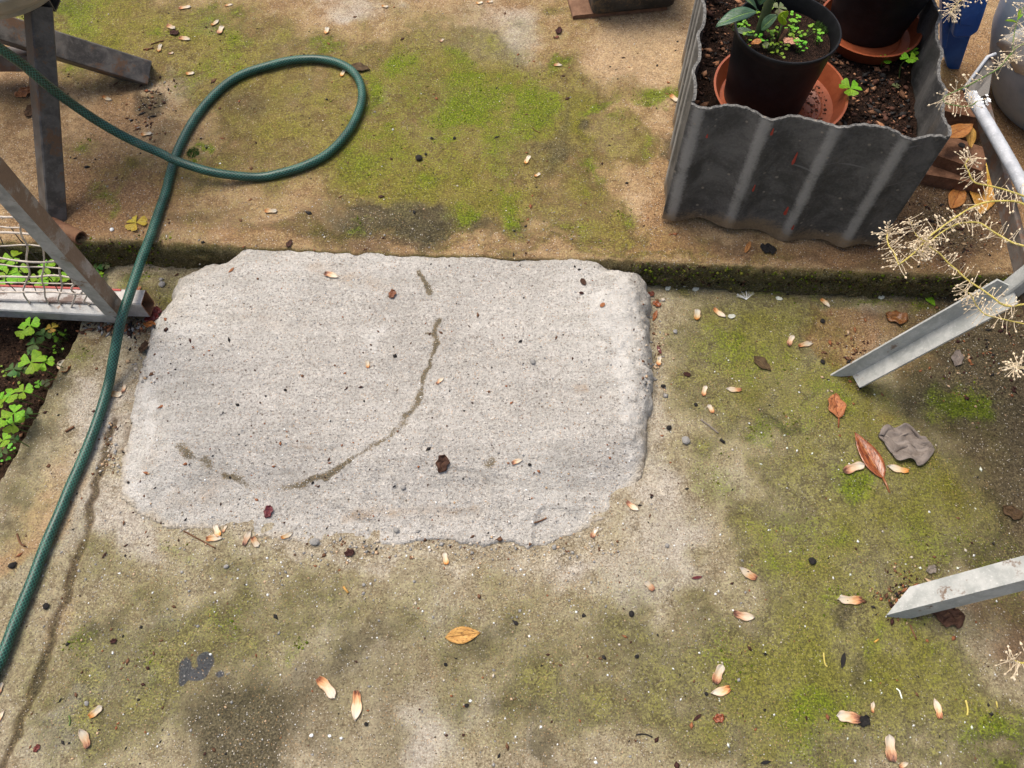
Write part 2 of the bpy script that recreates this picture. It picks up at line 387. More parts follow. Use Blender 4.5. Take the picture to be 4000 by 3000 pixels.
def asbestos_mat():
    m = Mat('weathered_fibre_cement', .72, .35)
    n = m.noise(18, 5, .65, dist=.5); f = m.noise(260, 4, .65); st = m.noise(16, 4, .6, vec=m.stretch((1, 1, .12)))
    col = m.mix(m.mp(m.sum(n, m.cn(f, .35)), .3, .7), (.046, .045, .043), (.125, .121, .115))
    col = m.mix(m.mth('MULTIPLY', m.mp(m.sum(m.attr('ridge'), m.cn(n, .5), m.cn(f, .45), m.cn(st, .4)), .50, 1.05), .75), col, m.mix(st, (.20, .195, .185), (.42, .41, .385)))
    col = m.mix(m.mth('MULTIPLY', m.mp(f, .64, .76), .4), col, (.22, .21, .2))
    col = m.mix(m.mth('MULTIPLY', m.mp(m.sum(m.attr('low'), m.cn(n, 1.2), m.cn(f, .6)), .40, .95), .85), col, m.mix(f, (.11, .075, .04), (.30, .21, .115)))
    col = m.mix(m.mth('MULTIPLY', m.mp(m.sum(m.attr('inner'), m.cn(st, 1.1)), .62, .95), .8), col, m.mix(f, (.10, .07, .04), (.26, .19, .11)))
    col = m.mix(m.mth('MULTIPLY', m.mp(m.attr('rim'), .5, .9), .6), col, m.mix(m.mp(f, .4, .6), (.06, .06, .06), (.22, .215, .20)))
    sp = m.node('ShaderNodeSeparateColor', {0: m.vor(95, 'Color')}).outputs
    col = m.mix(m.mth('MULTIPLY', m.mth('MULTIPLY', m.mp(sp[0], .90, .93), m.mp(m.vor(95), .30, .16)), .6), col, (.30, .26, .21))
    scr = m.noise(60, 2, .5, vec=m.stretch((.15, .15, 2.2)))
    col = m.mix(m.mth('MULTIPLY', m.mp(scr, .70, .74), .35), col, (.24, .235, .23))
    m.bump(m.sum(m.mth('MULTIPLY', n, .8), f), .0012, .8)
    return m.out(col)

M = {}
M['terrace'] = ground_mat('terrace_concrete', (.275, .165, .080), (.43, .290, .160), (.58, .43, .26))
M['paving'] = ground_mat('paving_concrete', (.245, .195, .118), (.405, .345, .235), (.60, .53, .39))
M['slab'] = slab_mat()
M['soil'] = soil_mat('garden_soil', (.020, .011, .007), (.075, .042, .026), (.20, .11, .06))
M['pot_soil'] = soil_mat('potting_mix', (.012, .007, .005), (.05, .026, .017), (.17, .085, .045))
M['hose'] = hose_mat()
M['fibre'] = asbestos_mat()
M['dark_steel'] = metal_mat('dark_painted_steel', (.048, .043, .038), (.125, .113, .10), (.16, .08, .035), .5, .5)
M['galv'] = metal_mat('galvanised_steel', (.27, .275, .265), (.44, .445, .43), (.24, .13, .06), .3, .5)
M['rusty_galv'] = metal_mat('rusty_galvanised_steel', (.22, .19, .16), (.38, .34, .30), (.24, .145, .085), .85, .6)
M['white_galv'] = metal_mat('whitewashed_steel', (.34, .32, .30), (.54, .52, .49), (.15, .085, .06), .55, .6)
M['rust'] = metal_mat('rusted_iron', (.10, .042, .02), (.20, .09, .045), (.27, .14, .07), .6, .8)
M['angle'] = metal_mat('zinc_angle_iron', (.34, .355, .34), (.49, .50, .48), (.20, .12, .07), .25, .75)
M['brown_bar'] = metal_mat('brown_stained_bar', (.09, .072, .06), (.17, .145, .125), (.19, .10, .06), .6, .6)
M['grey_tube'] = metal_mat('pale_grey_tube', (.36, .38, .41), (.52, .54, .57), (.22, .12, .07), .1, .45)
M['black_plastic'] = plain('black_pot_plastic', (.005, .005, .006), (.011, .011, .012), .5, 50, .22, .0003)
M['black_block'] = metal_mat('grimy_black_plastic', (.020, .020, .019), (.055, .053, .048), (.17, .12, .07), .55, .7)
M['terracotta'] = plain('brown_saucer_plastic', (.25, .058, .020), (.33, .085, .032), .45, 40, .5, .0004)
M['brick'] = plain('clay_brick', (.125, .062, .036), (.23, .12, .072), .9, 45, .2, .003)
M['tile'] = plain('brown_tile', (.14, .075, .045), (.23, .13, .08), .85, 60, .3, .001)
M['blue'] = plain('blue_plastic', (.02, .11, .42), (.04, .17, .56), .4, 20, .4, .0003)
M['grey_blue'] = plain('grey_blue_plastic', (.30, .38, .47), (.42, .50, .58), .45, 14, .5, .0006)
M['label'] = plain('white_label', (.62, .63, .64), (.80, .80, .78), .6, 30, .3, .0003)
M['cream'] = plain('cream_glazed', (.24, .225, .19), (.36, .34, .29), .35, 14, .5, .0004)
M['red_paint'] = plain('red_paint', (.28, .03, .02), (.4, .06, .045), .5, 80)
M['wire'] = plain('pale_net_cord', (.42, .37, .31), (.58, .52, .45), .8, 90, .2, .0004)
M['dark_wire'] = plain('dark_wire', (.025, .02, .016), (.06, .05, .04), .7, 90)
M['timber'] = plain('bench_timber', (.16, .12, .085), (.28, .22, .16), .85, 30, .2, .002)
M['husk'] = husk_mat()
M['clover'] = leafmat('clover_leaf', (.17, .38, .010), (.29, .54, .022), (.36, .58, .06), .5, .4, transl=.35, var=.22)
M['clover_dark'] = leafmat('dark_clover_leaf', (.05, .12, .025), (.085, .18, .035), (.13, .22, .06), .5, .4, transl=.25, var=.25)
M['clover_purple'] = leafmat('purplish_clover_leaf', (.14, .17, .07), (.20, .22, .10), (.25, .16, .12), .5, .4, transl=.25)
M['clover_yellow'] = leafmat('yellow_clover_leaf', (.50, .34, .03), (.60, .46, .07), (.66, .55, .15), .55, .4, spots=(.30, .14, .02), spot_amt=.3, transl=.2)
M['seedling'] = leafmat('seedling_leaf', (.17, .40, .02), (.27, .52, .04), (.32, .56, .08), .5, .4, transl=.35)
M['bay'] = leafmat('bay_leaf', (.022, .060, .030), (.045, .105, .048), (.18, .27, .06), .38, .5, var=.2)
M['lime_leaf'] = leafmat('lime_young_leaf', (.33, .52, .02), (.42, .60, .04), (.5, .66, .12), .4, .5, transl=.3)
M['leaf_orange'] = leafmat('orange_brown_leaf', (.22, .068, .014), (.40, .145, .038), (.50, .25, .09), .25, .6, spots=(.10, .026, .008), spot_amt=.4, var=.12)
M['leaf_tan'] = leafmat('dry_tan_leaf', (.36, .155, .045), (.52, .26, .09), (.24, .09, .025), .6, .3, spots=(.10, .035, .012), spot_amt=.3, var=.15)
M['leaf_yellow'] = leafmat('yellow_fallen_leaf', (.42, .20, .035), (.55, .30, .07), (.36, .16, .04), .5, .4, spots=(.16, .07, .02), spot_amt=.2)
M['leaf_brown'] = leafmat('dark_brown_leaf', (.035, .016, .010), (.085, .042, .026), (.11, .06, .035), .75, .25, var=.3)
M['leaf_red'] = leafmat('red_brown_leaf', (.11, .022, .012), (.20, .05, .022), (.25, .09, .04), .4, .5, var=.3)
M['leaf_grey'] = leafmat('grey_withered_leaf', (.15, .127, .108), (.27, .235, .205), (.29, .255, .225), .85, .15, var=.1)
M['petal'] = leafmat('white_petal', (.62, .66, .55), (.74, .77, .68), (.7, .72, .62), .6, .3)
M['stem_green'] = plain('green_stem', (.07, .12, .025), (.12, .19, .04), .6, 60)
M['stem_dark'] = plain('dark_green_stem', (.028, .045, .018), (.06, .085, .03), .6, 90, bump=.001)
M['stem_straw'] = plain('straw_yellow_stem', (.46, .38, .08), (.60, .50, .14), .6, 60)
M['pod'] = plain('dry_seed_pods', (.66, .53, .35), (.80, .68, .50), .7, 120)
M['flower'] = plain('white_flower', (.78, .80, .80), (.86, .87, .85), .6, 60)
M['twig'] = plain('brown_twig', (.09, .045, .025), (.20, .10, .055), .8, 90, .2, .001)
M['char'] = plain('black_lump', (.010, .009, .009), (.030, .027, .026), .8, 90, .3, .002)
M['stone'] = plain('grey_stone', (.20, .195, .185), (.36, .35, .33), .8, 90, .3, .001)
M['pink_petal'] = plain('pinkish_shard', (.45, .20, .12), (.60, .33, .22), .6, 60)
# ------------------------------------------------------------------ terrain: terrace, lower paving, soil bed
EDGE = [P(x, y, ST) for x, y in ((289, 949), (452, 938), (678, 953), (859, 962), (1362, 992), (2000, 1010), (2384, 1019), (3000, 1046), (3316, 1060), (3723, 1075))]
_ex = np.array([-9.] + [p.x for p in EDGE] + [9.]); _ey = np.array([EDGE[0].y + .02] + [p.y for p in EDGE] + [EDGE[-1].y - .04])
def edge_y(x): return np.interp(x, _ex, _ey)
BED = [P(400, 1060), P(310, 1270), P(203, 1482), P(158, 1577), P(0, 1875)]
_b0, _b1 = BED[0], BED[-1]
_dir = (_b1 - _b0).normalized(); _bedline = [( _b0.x - _dir.x, _b0.y - _dir.y)] + [(p.x, p.y) for p in BED] + [(_b1.x + _dir.x * 4, _b1.y + _dir.y * 4)]
_bx = np.array([p[0] for p in _bedline]); _by = np.array([p[1] for p in _bedline])
def bed_sd(x, y):                                        # positive on the soil side (left)
    xe = np.interp(-np.asarray(y), -_by, _bx) if _by[0] > _by[-1] else np.interp(y, _by, _bx)
    return (xe - x) * .86
SLAB = [P(*p) for p in ((640, 1130), (600, 1270), (560, 1400), (520, 1600), (475, 1800), (465, 1930), (540, 2010), (640, 2060), (800, 2075), (1000, 2095),
                        (1200, 2128), (1300, 2128), (1400, 2140), (1500, 2128), (1600, 2128), (1680, 2110), (1800, 2126), (1850, 2122), (1880, 2140), (1960, 2122), (2060, 2140), (2110, 2138), (2170, 2112),
                        (2290, 2065), (2370, 2015), (2440, 1955), (2505, 1880), (2525, 1760), (2522, 1690), (2548, 1600), (2545, 1480), (2540, 1360), (2535, 1260), (2545, 1190), (2520, 1130), (2480, 1085))]
SLAB2 = [(p.x, p.y) for p in SLAB]
_z = lambda x, y, z: (P(x, y, z).x, P(x, y, z).y)
SLAB2 = [_z(655, 1150, .02)] + SLAB2[1:] + [_z(2440, 1045, .03), (P(2400, 1024, .05).x, float(edge_y(.15)) + .01), (P(2370, 1019, ST).x, float(edge_y(.12)) + .09), (P(885, 962, ST).x, float(edge_y(-.45)) + .09), (P(870, 962, ST).x, float(edge_y(-.45)) + .006), _z(791, 986, .045), _z(720, 1016, .040), _z(668, 1062, .035), _z(650, 1105, .03)]
def slab_top(x, y):
    yb = edge_y(x); t = np.clip((yb - y) / .50, 0, 1)
    return .0585 - .030 * t ** 1.15
def slab_h(x, y):
    """height of the concrete ramp above the lower paving and its inner distance to the edge"""
    xx = x + (fbm(x, y, 60, 3, 5) - .5) * .012; yy = y + (fbm(x, y, 55, 3, 9) - .5) * .012
    d = poly_sdf(xx, yy, SLAB2)
    wr = sstep(.08, .20, x) * sstep(.42, .55, y)         # right flank: steep, lumpy
    wl = sstep(-.42, -.56, x)
    w = .045 + .008 * wr + .022 * wl
    t = np.clip(d / w, 0, 1)
    prof = np.sqrt(np.clip(1 - (1 - t) ** 2, 0, 1))
    soft = sstep(.70, .52, y); pl_ = t * (2 - t) * (1 - soft) + sstep(-.004, .095, d) * soft
    prof = np.where(wl > .01, prof * (1 - wl) + wl * pl_, prof)
    front = sstep(.52, .42, y) * (1 - wl * .7)
    mid_ = sstep(-.34, -.22, x) * sstep(.16, .02, x)
    lip = sstep(0, .004, d) * (.015 + .13 * mid_ * (fbm(x, y, 14, 2, 44) > .42)) + sstep(0, .17, d) * .85
    prof = prof * (1 - front) + front * np.minimum(lip, 1)
    h = slab_top(x, y) * prof
    e = np.exp(-np.clip(d, 0, 1) / .035) * (.35 + .65 * wr)
    h = h + ((fbm(x, y, 70, 4, 21, .6) - .5) * (.006 + .020 * wr) + (fbm(x, y, 28, 3, 23, .6) - .5) * .022 * wr) * e * sstep(-.002, .008, d)
    h = h + (fbm(x, y, 9, 4, 33) - .5) * .010 * sstep(.01, .06, d) + (fbm(x, y, 130, 3, 3) - .5) * .0016 * sstep(0, .02, d)
    h = h + (fbm(x * .25, y * 2.2, 26, 3, 41) - .5) * .0012 * sstep(.01, .06, d)
    return np.where(d > -.02, h, -.03), d
JOINT = [(440, 1640), (410, 1780), (372, 1880), (340, 2060), (300, 2200), (270, 2290), (220, 2420), (165, 2600), (100, 2760), (40, 2920), (-20, 3060)]
_JW = [(P(*p).x, P(*p).y) for p in JOINT]
def low_h(x, y):
    z = (fbm(x, y, 5, 3, 11) - .5) * .006 + (fbm(x, y, 60, 3, 12) - .5) * .0016
    jx = np.asarray(x) + (fbm(x, y, 50, 2, 14) - .5) * .012
    z = z - .004 * np.exp(-(seg_dist(jx, y, _JW) / .006) ** 2)
    s = bed_sd(x, y) + (fbm(x, y, 45, 3, 15) - .5) * .005
    return z - .06 * sstep(-.001, .008, s) - .003 * sstep(-.03, .0, s)
def ter_h(x, y): return ST + (fbm(x, y, 5, 3, 51) - .5) * .006 + (fbm(x, y, 60, 3, 52) - .5) * .0016
def soil_h(x, y): return -.028 + (fbm(x, y, 14, 4, 61) - .5) * .03 + (fbm(x, y, 90, 3, 62) - .5) * .008
_gx = np.arange(-.69, .33, .003); _gy = np.arange(.27, .96, .003)
_GXX, _GYY = np.meshgrid(_gx, _gy); _gh, _gd = (a.reshape(_GXX.shape) for a in slab_h(_GXX.ravel(), _GYY.ravel()))
def slab_look(x, y):
    """the ramp's height and edge distance read from a 3 mm survey grid"""
    fx = np.clip((x - _gx[0]) / .003, 0, len(_gx) - 1.001); fy = np.clip((y - _gy[0]) / .003, 0, len(_gy) - 1.001)
    i = fx.astype(int); j = fy.astype(int); u = fx - i; v = fy - j
    def s(g): return (g[j, i] * (1 - u) + g[j, i + 1] * u) * (1 - v) + (g[j + 1, i] * (1 - u) + g[j + 1, i + 1] * u) * v
    return s(_gh), s(_gd)
def hz_v(x, y):
    """height of whatever ground lies at x, y"""
    h, d = slab_look(x, y); lo = low_h(x, y)
    z = np.where(bed_sd(x, y) > .012, soil_h(x, y), lo); z = np.where(d > .002, np.maximum(h, lo), z)
    return np.where(y > edge_y(x), ter_h(x, y), z)
def hz(x, y): return float(hz_v(np.array([float(x)]), np.array([float(y)]))[0])
def GV(x, y):
    """ground points under photograph pixels"""
    x = np.asarray(x, float); y = np.asarray(y, float)
    d = FW[None] + np.array([1., 0, 0])[None] * ((x - 2000) / F)[:, None] + UP[None] * ((1500 - y) / F)[:, None]
    def at(z): return C0[None] + d * ((z - H) / d[:, 2])[:, None]
    p = at(np.full_like(x, ST)); z = np.where(p[:, 1] > edge_y(p[:, 0]), ST, 0.)
    for _ in range(4): p = at(z); z = hz_v(p[:, 0], p[:, 1])
    p = at(z); p[:, 2] = z; return p
def G(x, y, dz=0.0):
    p = GV([x], [y])[0]; return Vector((p[0], p[1], p[2] + dz))

# where moss, soil, algae and cement wash lie, plus bench shade painted in at right: (layer, photo x, photo y, half width, half depth, turn, strength)
TER = '''
moss 620 60 560 150 0 .62|moss 280 60 330 110 0 .66|moss 900 240 300 130 -10 .52|moss 1000 430 220 130 0 .52|moss 1650 430 430 330 0 .66|moss 1480 270 300 130 0 .55|moss 1900 330 250 260 0 .6
moss 1300 690 500 150 0 .50|moss 2080 620 230 300 0 .56|moss 2200 330 150 170 0 .55|moss 2450 360 300 60 0 .6|moss 2430 520 170 110 0 .6|moss 2520 560 120 80 0 .55|moss 2330 860 170 130 0 .5|moss 1720 790 330 90 0 .58
moss 340 545 130 60 0 .6|moss 560 630 130 70 0 .5|moss 260 270 130 60 0 .62|moss 2190 70 60 60 0 .55|moss 1560 700 250 120 0 .55|moss 880 620 200 90 0 .45|moss 1900 760 260 120 0 .55|moss 420 690 110 50 0 .5
moss 1200 560 300 140 0 .5|moss 450 200 300 130 0 .4|moss 2250 500 90 300 0 .5|moss 2350 700 120 160 0 .4|moss 1950 620 300 250 0 .4|moss 1750 200 300 120 0 .4|lush 2080 330 60 120 0 .42|lush 1990 680 80 120 0 .4|lush 2260 900 80 60 0 .35|lush 1400 640 120 60 0 .3|lush 700 300 120 60 0 .3|moss 1100 420 330 200 0 .42|moss 700 250 300 150 0 .42|lush 120 60 300 70 0 .5|moss 1500 600 400 200 0 .4|lush 1650 300 260 140 0 .3|lush 1900 480 220 200 0 .3|lush 1500 480 200 160 0 .28|lush 1600 650 240 120 0 .28|moss 560 150 260 120 0 .55|moss 1120 200 150 100 0 .5|moss 1700 900 900 18 2 .4|moss 2400 990 900 22 3 .45
lush 1245 195 70 45 0 .72|lush 1570 225 90 60 0 .62|lush 1430 370 60 90 0 .62|lush 1850 380 130 110 0 .66|lush 1830 210 60 60 0 .55|lush 1740 480 80 70 0 .55|lush 2340 400 70 28 -10 .75|lush 2570 362 140 26 -6 .95
lush 2520 398 60 16 0 .8|lush 2070 470 70 150 10 .6|lush 2300 660 40 60 0 .65|lush 1815 850 50 55 0 .7|lush 200 20 260 60 0 .58|lush 330 110 100 40 0 .5|lush 840 70 120 90 0 .55|lush 900 180 90 60 0 .52|lush 2195 235 40 30 0 .7
lush 270 275 80 28 -15 .62|lush 340 545 70 30 0 .65|lush 755 598 32 22 0 .95|lush 395 775 50 45 20 .6|lush 2440 470 50 50 0 .55|lush 2530 570 50 50 0 .5|lush 2440 830 70 40 0 .5|lush 1380 860 60 22 0 .5|lush 2030 830 60 80 0 .6|lush 480 935 260 12 0 .7
lush 820 270 80 50 0 .4|lush 640 120 90 40 0 .45|lush 2340 950 60 20 0 .4
soil 1560 905 280 60 0 1.1|soil 1130 890 270 60 0 .72|soil 880 830 170 50 0 .5|soil 560 430 90 60 0 .55|soil 585 400 60 40 0 .7|soil 2300 470 40 60 15 .75|soil 2290 560 60 90 0 .6|soil 2270 720 80 90 0 .6
soil 2150 930 230 50 0 .55|soil 2640 560 60 130 0 .65|soil 2850 960 260 50 8 .65|soil 3250 1030 350 40 3 .6|soil 3600 820 260 250 0 .72|soil 3700 900 140 130 0 1.0|soil 3820 700 160 250 0 .9|soil 1250 440 30 20 0 .4
soil 1840 80 90 60 -20 .42|soil 1680 280 110 30 -22 .62|soil 1330 70 120 30 0 .35|soil 120 400 140 90 0 .6|soil 60 330 130 60 0 .6|soil 340 880 260 70 0 .35|soil 1900 970 700 20 2 .45|soil 700 860 150 60 0 .5
red 330 650 300 200 0 .55|red 520 760 300 120 0 .5|red 300 870 300 90 0 .6|red 2500 900 260 120 0 .55|red 2850 1000 500 70 4 .62|red 3450 980 450 120 4 .75|red 2600 700 120 150 0 .55|red 860 900 300 60 0 .5|red 3600 700 350 300 0 .7|red 2320 750 150 120 0 .45|red 450 420 200 90 0 .5|red 400 300 120 50 0 .4
red 700 750 200 90 0 .4|red 1350 930 600 30 2 .5|red 3900 400 300 500 0 .8
damp 1480 840 280 55 0 1.0|damp 1600 905 220 50 0 .5|damp 1700 870 120 60 0 .6|damp 1900 895 90 35 0 .5|damp 1000 400 140 100 0 .5|damp 1830 160 60 90 0 .42|damp 2190 470 60 130 0 .55|damp 2180 620 60 90 0 .42|damp 2100 640 150 90 0 .35|damp 620 520 60 90 20 .45|damp 600 400 70 50 0 .6|damp 2390 330 300 26 0 .3
damp 2320 470 20 30 0 .8|damp 1690 370 150 120 0 .3|damp 3700 880 120 120 0 .6|damp 2640 570 30 90 0 .7|damp 450 300 180 60 0 .3|damp 960 800 90 60 0 .3|damp 2060 860 70 60 0 .4|damp 1060 220 80 40 0 .35
pale 1380 40 170 50 0 .62|pale 1900 60 200 90 0 .42|pale 2050 130 120 120 0 .42|pale 800 100 60 60 30 .5|pale 680 335 130 60 0 .55|pale 1500 370 60 60 0 .42|pale 1960 160 180 80 0 .4|pale 640 250 50 40 0 .4
sand 2500 190 290 170 0 .85|sand 2560 280 260 60 0 .8|sand 2380 500 70 60 0 .7|sand 2470 520 70 40 0 .6|sand 1700 110 260 110 0 .55|sand 1220 90 220 80 0 .4|sand 2580 400 60 60 0 .7|sand 2450 860 200 120 0 .45|sand 1900 200 160 120 0 .4
sand 2350 540 60 45 0 .9|sand 2480 770 80 50 0 .8|sand 700 280 160 90 0 .4|sand 650 370 120 60 0 .5|sand 2700 1025 700 14 2 .6|sand 700 470 160 70 0 .4|sand 1300 990 900 10 1.5 .4|sand 900 720 200 60 0 .4'''
LOW = '''
moss 2950 1250 330 130 0 .74|moss 2900 1500 260 250 0 .62|moss 3050 1420 320 260 0 .62|moss 3200 1750 330 300 0 .62|moss 3050 2150 300 300 0 .58|moss 3350 2150 350 350 0 .6|moss 3250 2600 500 400 0 .64|moss 3650 2700 330 300 0 .62|moss 3600 1700 300 350 0 .55
moss 2950 2750 300 300 0 .58|moss 3750 2050 300 250 0 .6|moss 480 2330 300 170 20 .56|moss 850 2170 230 90 0 .5|moss 900 2480 330 170 -20 .48|moss 1650 2330 900 150 0 .5|moss 1700 2650 900 320 0 .55|moss 500 2600 500 350 0 .42|moss 2450 2700 600 350 0 .42|moss 300 2350 260 300 0 .4|moss 350 2560 130 200 15 .5|moss 2400 2550 500 250 0 .47|moss 2300 2850 500 200 0 .47
moss 310 1330 80 80 0 .66|moss 250 1480 55 130 30 .62|moss 130 1680 60 160 25 .56|moss 60 1960 90 200 0 .6|moss 560 1090 110 80 0 .8|moss 620 1160 60 60 0 .7|moss 2620 1130 90 50 0 .75|moss 3300 1160 500 40 3 .7|moss 1150 2400 250 200 0 .4|moss 330 2850 260 130 0 .4|moss 600 2750 300 200 0 .42
moss 2720 2250 110 200 0 .42|moss 80 2330 60 160 20 .4|moss 560 2560 200 120 0 .45|moss 1850 2450 400 120 0 .42|moss 3850 2900 260 160 0 .5
lush 3000 1450 150 60 0 .42|lush 3250 1560 60 60 0 .5|lush 3110 1650 130 60 0 .45|lush 3380 1920 60 60 0 .62|lush 3320 1870 80 100 0 .5|lush 3730 1600 90 90 30 .62|lush 3780 1560 60 90 0 .5|lush 2960 1680 60 80 0 .55|lush 2870 1340 110 60 0 .5|lush 3080 1170 120 30 0 .6|lush 3400 1175 60 22 0 .7
lush 3300 2330 90 60 0 .5|lush 3560 2480 60 60 0 .5|lush 2850 2600 90 120 0 .4|lush 3150 2850 150 150 0 .45|lush 3250 2750 120 60 0 .45|lush 3900 2900 160 110 0 .62|lush 3680 2120 150 110 0 .42|lush 3100 2080 130 140 0 .42|lush 2800 1850 80 110 0 .4|lush 560 1060 90 40 0 .55|lush 320 1380 50 40 0 .5
lush 290 2520 60 50 0 .5|lush 570 2600 70 60 0 .4|lush 690 2120 60 30 0 .5|lush 900 2440 60 50 0 .42|lush 1150 2500 60 50 0 .5|lush 3450 2600 60 80 0 .45|lush 3960 2200 120 200 0 .4|lush 3560 1175 90 25 0 .6
damp 1030 2850 270 200 0 1.0|damp 980 2920 200 130 0 .7|damp 1230 2620 300 140 -15 .5|damp 880 2880 160 160 0 .62|damp 2040 2820 120 130 0 .5|damp 1650 2600 300 160 0 .25|damp 1540 2850 120 200 0 .4|damp 1450 2480 200 60 -15 .42|damp 3300 2440 40 75 0 .95|damp 3240 2420 30 40 0 .7|damp 3075 1640 65 60 0 .72
damp 2750 2700 400 250 0 .2|damp 3990 2960 150 90 0 .6|damp 2120 2980 180 60 0 .7|damp 1880 2830 60 60 0 .5|damp 3000 1560 150 60 0 .35|damp 2350 2480 160 120 0 .25|damp 1900 2530 130 60 0 .42|damp 3370 2650 60 40 0 .5|damp 3200 2860 60 60 0 .5|damp 3400 2720 90 90 0 .4|damp 350 2520 80 60 0 .45|damp 2730 2400 110 60 0 .35
damp 3080 2300 80 90 0 .35|damp 3800 1700 300 400 0 .3|damp 400 2480 90 40 0 .4|damp 240 1400 50 60 0 .5|damp 200 1540 40 80 30 .5|damp 90 1760 60 110 30 .5|damp 20 1960 60 90 0 .5|damp 3900 2150 150 200 0 .4|damp 3450 1150 400 16 3 .6|damp 2700 1112 200 10 2 .6|damp 560 1040 110 14 0 .8
damp 1750 2280 300 60 0 .15|damp 1300 2300 300 70 0 .15
pale 2570 1700 90 280 0 .62|pale 2540 2120 160 180 0 .66|pale 2440 2320 140 100 0 .7|pale 2700 1980 130 140 0 .4|pale 2680 2230 120 100 0 .42|pale 470 2050 180 120 20 .8|pale 360 1700 100 220 20 .85|pale 300 1560 90 120 20 .6|pale 470 1400 70 80 0 .4|pale 500 2130 160 60 0 .6
pale 200 2880 160 130 -20 .58|pale 330 2690 230 70 -20 .5|pale 1700 2860 90 240 -12 .6|pale 1630 2950 100 120 0 .55|pale 1850 2800 60 110 -10 .55|pale 1480 2560 120 40 -40 .35|pale 1400 2185 750 45 0 .5|pale 2250 2180 220 90 0 .55|pale 1750 2400 200 90 0 .3|pale 1270 2450 70 60 0 .5|pale 1900 2540 150 50 0 .3
pale 280 2000 100 190 15 .55|pale 150 2280 60 200 18 .42|pale 660 2480 160 60 -35 .45|pale 580 2820 80 50 0 .35|pale 2020 2950 40 120 0 .55|pale 2850 1850 60 90 0 .4|pale 2480 1940 90 90 0 .5|pale 3080 1900 80 150 0 .3|pale 1180 2580 60 40 -30 .4
sand 170 1900 130 220 15 .55|sand 160 2050 160 160 10 .5|sand 120 2200 80 150 15 .5|sand 3230 2420 40 60 0 .4|sand 280 1860 60 160 10 .3|sand 560 2760 160 130 0 .3
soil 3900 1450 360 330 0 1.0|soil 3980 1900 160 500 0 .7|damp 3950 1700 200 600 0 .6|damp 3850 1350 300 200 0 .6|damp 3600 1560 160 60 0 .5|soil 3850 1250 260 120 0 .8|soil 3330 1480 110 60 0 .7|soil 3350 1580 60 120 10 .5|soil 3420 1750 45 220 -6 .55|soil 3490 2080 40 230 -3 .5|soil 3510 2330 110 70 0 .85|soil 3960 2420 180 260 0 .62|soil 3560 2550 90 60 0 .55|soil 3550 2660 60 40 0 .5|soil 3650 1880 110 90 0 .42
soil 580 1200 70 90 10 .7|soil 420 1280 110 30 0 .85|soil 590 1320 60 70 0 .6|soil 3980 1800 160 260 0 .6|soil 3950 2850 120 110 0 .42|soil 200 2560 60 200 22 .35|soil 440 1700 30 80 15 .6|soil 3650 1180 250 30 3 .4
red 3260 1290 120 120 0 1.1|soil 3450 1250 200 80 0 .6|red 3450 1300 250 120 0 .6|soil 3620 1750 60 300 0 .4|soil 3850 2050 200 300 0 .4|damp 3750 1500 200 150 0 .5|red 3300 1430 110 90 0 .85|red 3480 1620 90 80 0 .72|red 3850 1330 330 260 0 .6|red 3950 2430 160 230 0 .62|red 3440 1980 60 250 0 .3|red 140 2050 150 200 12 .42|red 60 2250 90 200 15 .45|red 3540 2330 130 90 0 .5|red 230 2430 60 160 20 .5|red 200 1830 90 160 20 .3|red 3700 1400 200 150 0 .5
tar 800 2568 34 26 0 1.0|tar 722 2606 28 44 0 1.0|tar 768 2636 52 28 0 1.0|tar 808 2592 34 30 0 .9|tar 712 2664 16 22 0 .9|tar 860 2634 20 18 0 .9'''  # dark soil-layer strokes at far right also paint in the shade under the bench
def paint(x, y, spec, z, lines=()):
    out = {k: np.zeros_like(x) for k in ('moss', 'lush', 'soil', 'red', 'damp_shade', 'pale', 'sand', 'tar')}
    wx = x + (fbm(x, y, 14, 4, 71) - .5) * .11 + (fbm(x, y, 70, 3, 72) - .5) * .03
    wy = y + (fbm(x, y, 14, 4, 73) - .5) * .11 + (fbm(x, y, 70, 3, 74) - .5) * .03
    for row in spec.strip().splitlines():
        for it in row.split('|'):
            f = it.split(); n = f[0]; cx, cy, rx, ry, ang, st = map(float, f[1:])
            c = P(cx, cy, z); ex = (P(cx + rx, cy, z) - c).length; ey = (P(cx, cy - ry, z) - P(cx, cy + ry, z)).length / 2
            a = -math.radians(ang); ca, sa = math.cos(a), math.sin(a)
            qx, qy = (x, y) if n == 'tar' else (wx, wy)
            dx = qx - c.x; dy = qy - c.y
            u = (dx * ca + dy * sa) / ex; v = (-dx * sa + dy * ca) / ey
            g = np.exp(-1.1 * (u * u + v * v) ** 1.3)
            out[n] = out[n] + st * g * (1 - .55 * np.clip(out[n], 0, 1))
    for n, pts, w, st in lines:
        dd = seg_dist(x + (fbm(x, y, 50, 2, 14) - .5) * .012, y, [(P(a, b, z).x, P(a, b, z).y) for a, b in pts])
        out[n] = np.maximum(out[n], st * np.exp(-(dd / w) ** 2) * (.7 + .6 * fbm(x, y, 25, 2, 77)))
    blot = fbm(x, y, 7, 4, 81) - .5
    b2 = fbm(x, y, 26, 4, 83) - .5
    cover = .70 if z > 0 else .50 + .30 * sstep(.10, .34, x)
    out['moss'] = out['moss'] * cover + blot * .62 + b2 * .55; out['damp_shade'] = out['damp_shade'] + np.clip(fbm(x, y, 17, 4, 85) - .60, 0, 1) * 1.0; out['pale'] = out['pale'] + np.clip(fbm(x, y, 20, 4, 87) - .62, 0, 1) * 1.1
    out['lush'] = out['lush'] + np.clip(b2 - .06, 0, 1) * 1.2 * np.clip(out['moss'], 0, 1)
    return {k: np.clip(v, -1, 1.3) for k, v in out.items()}
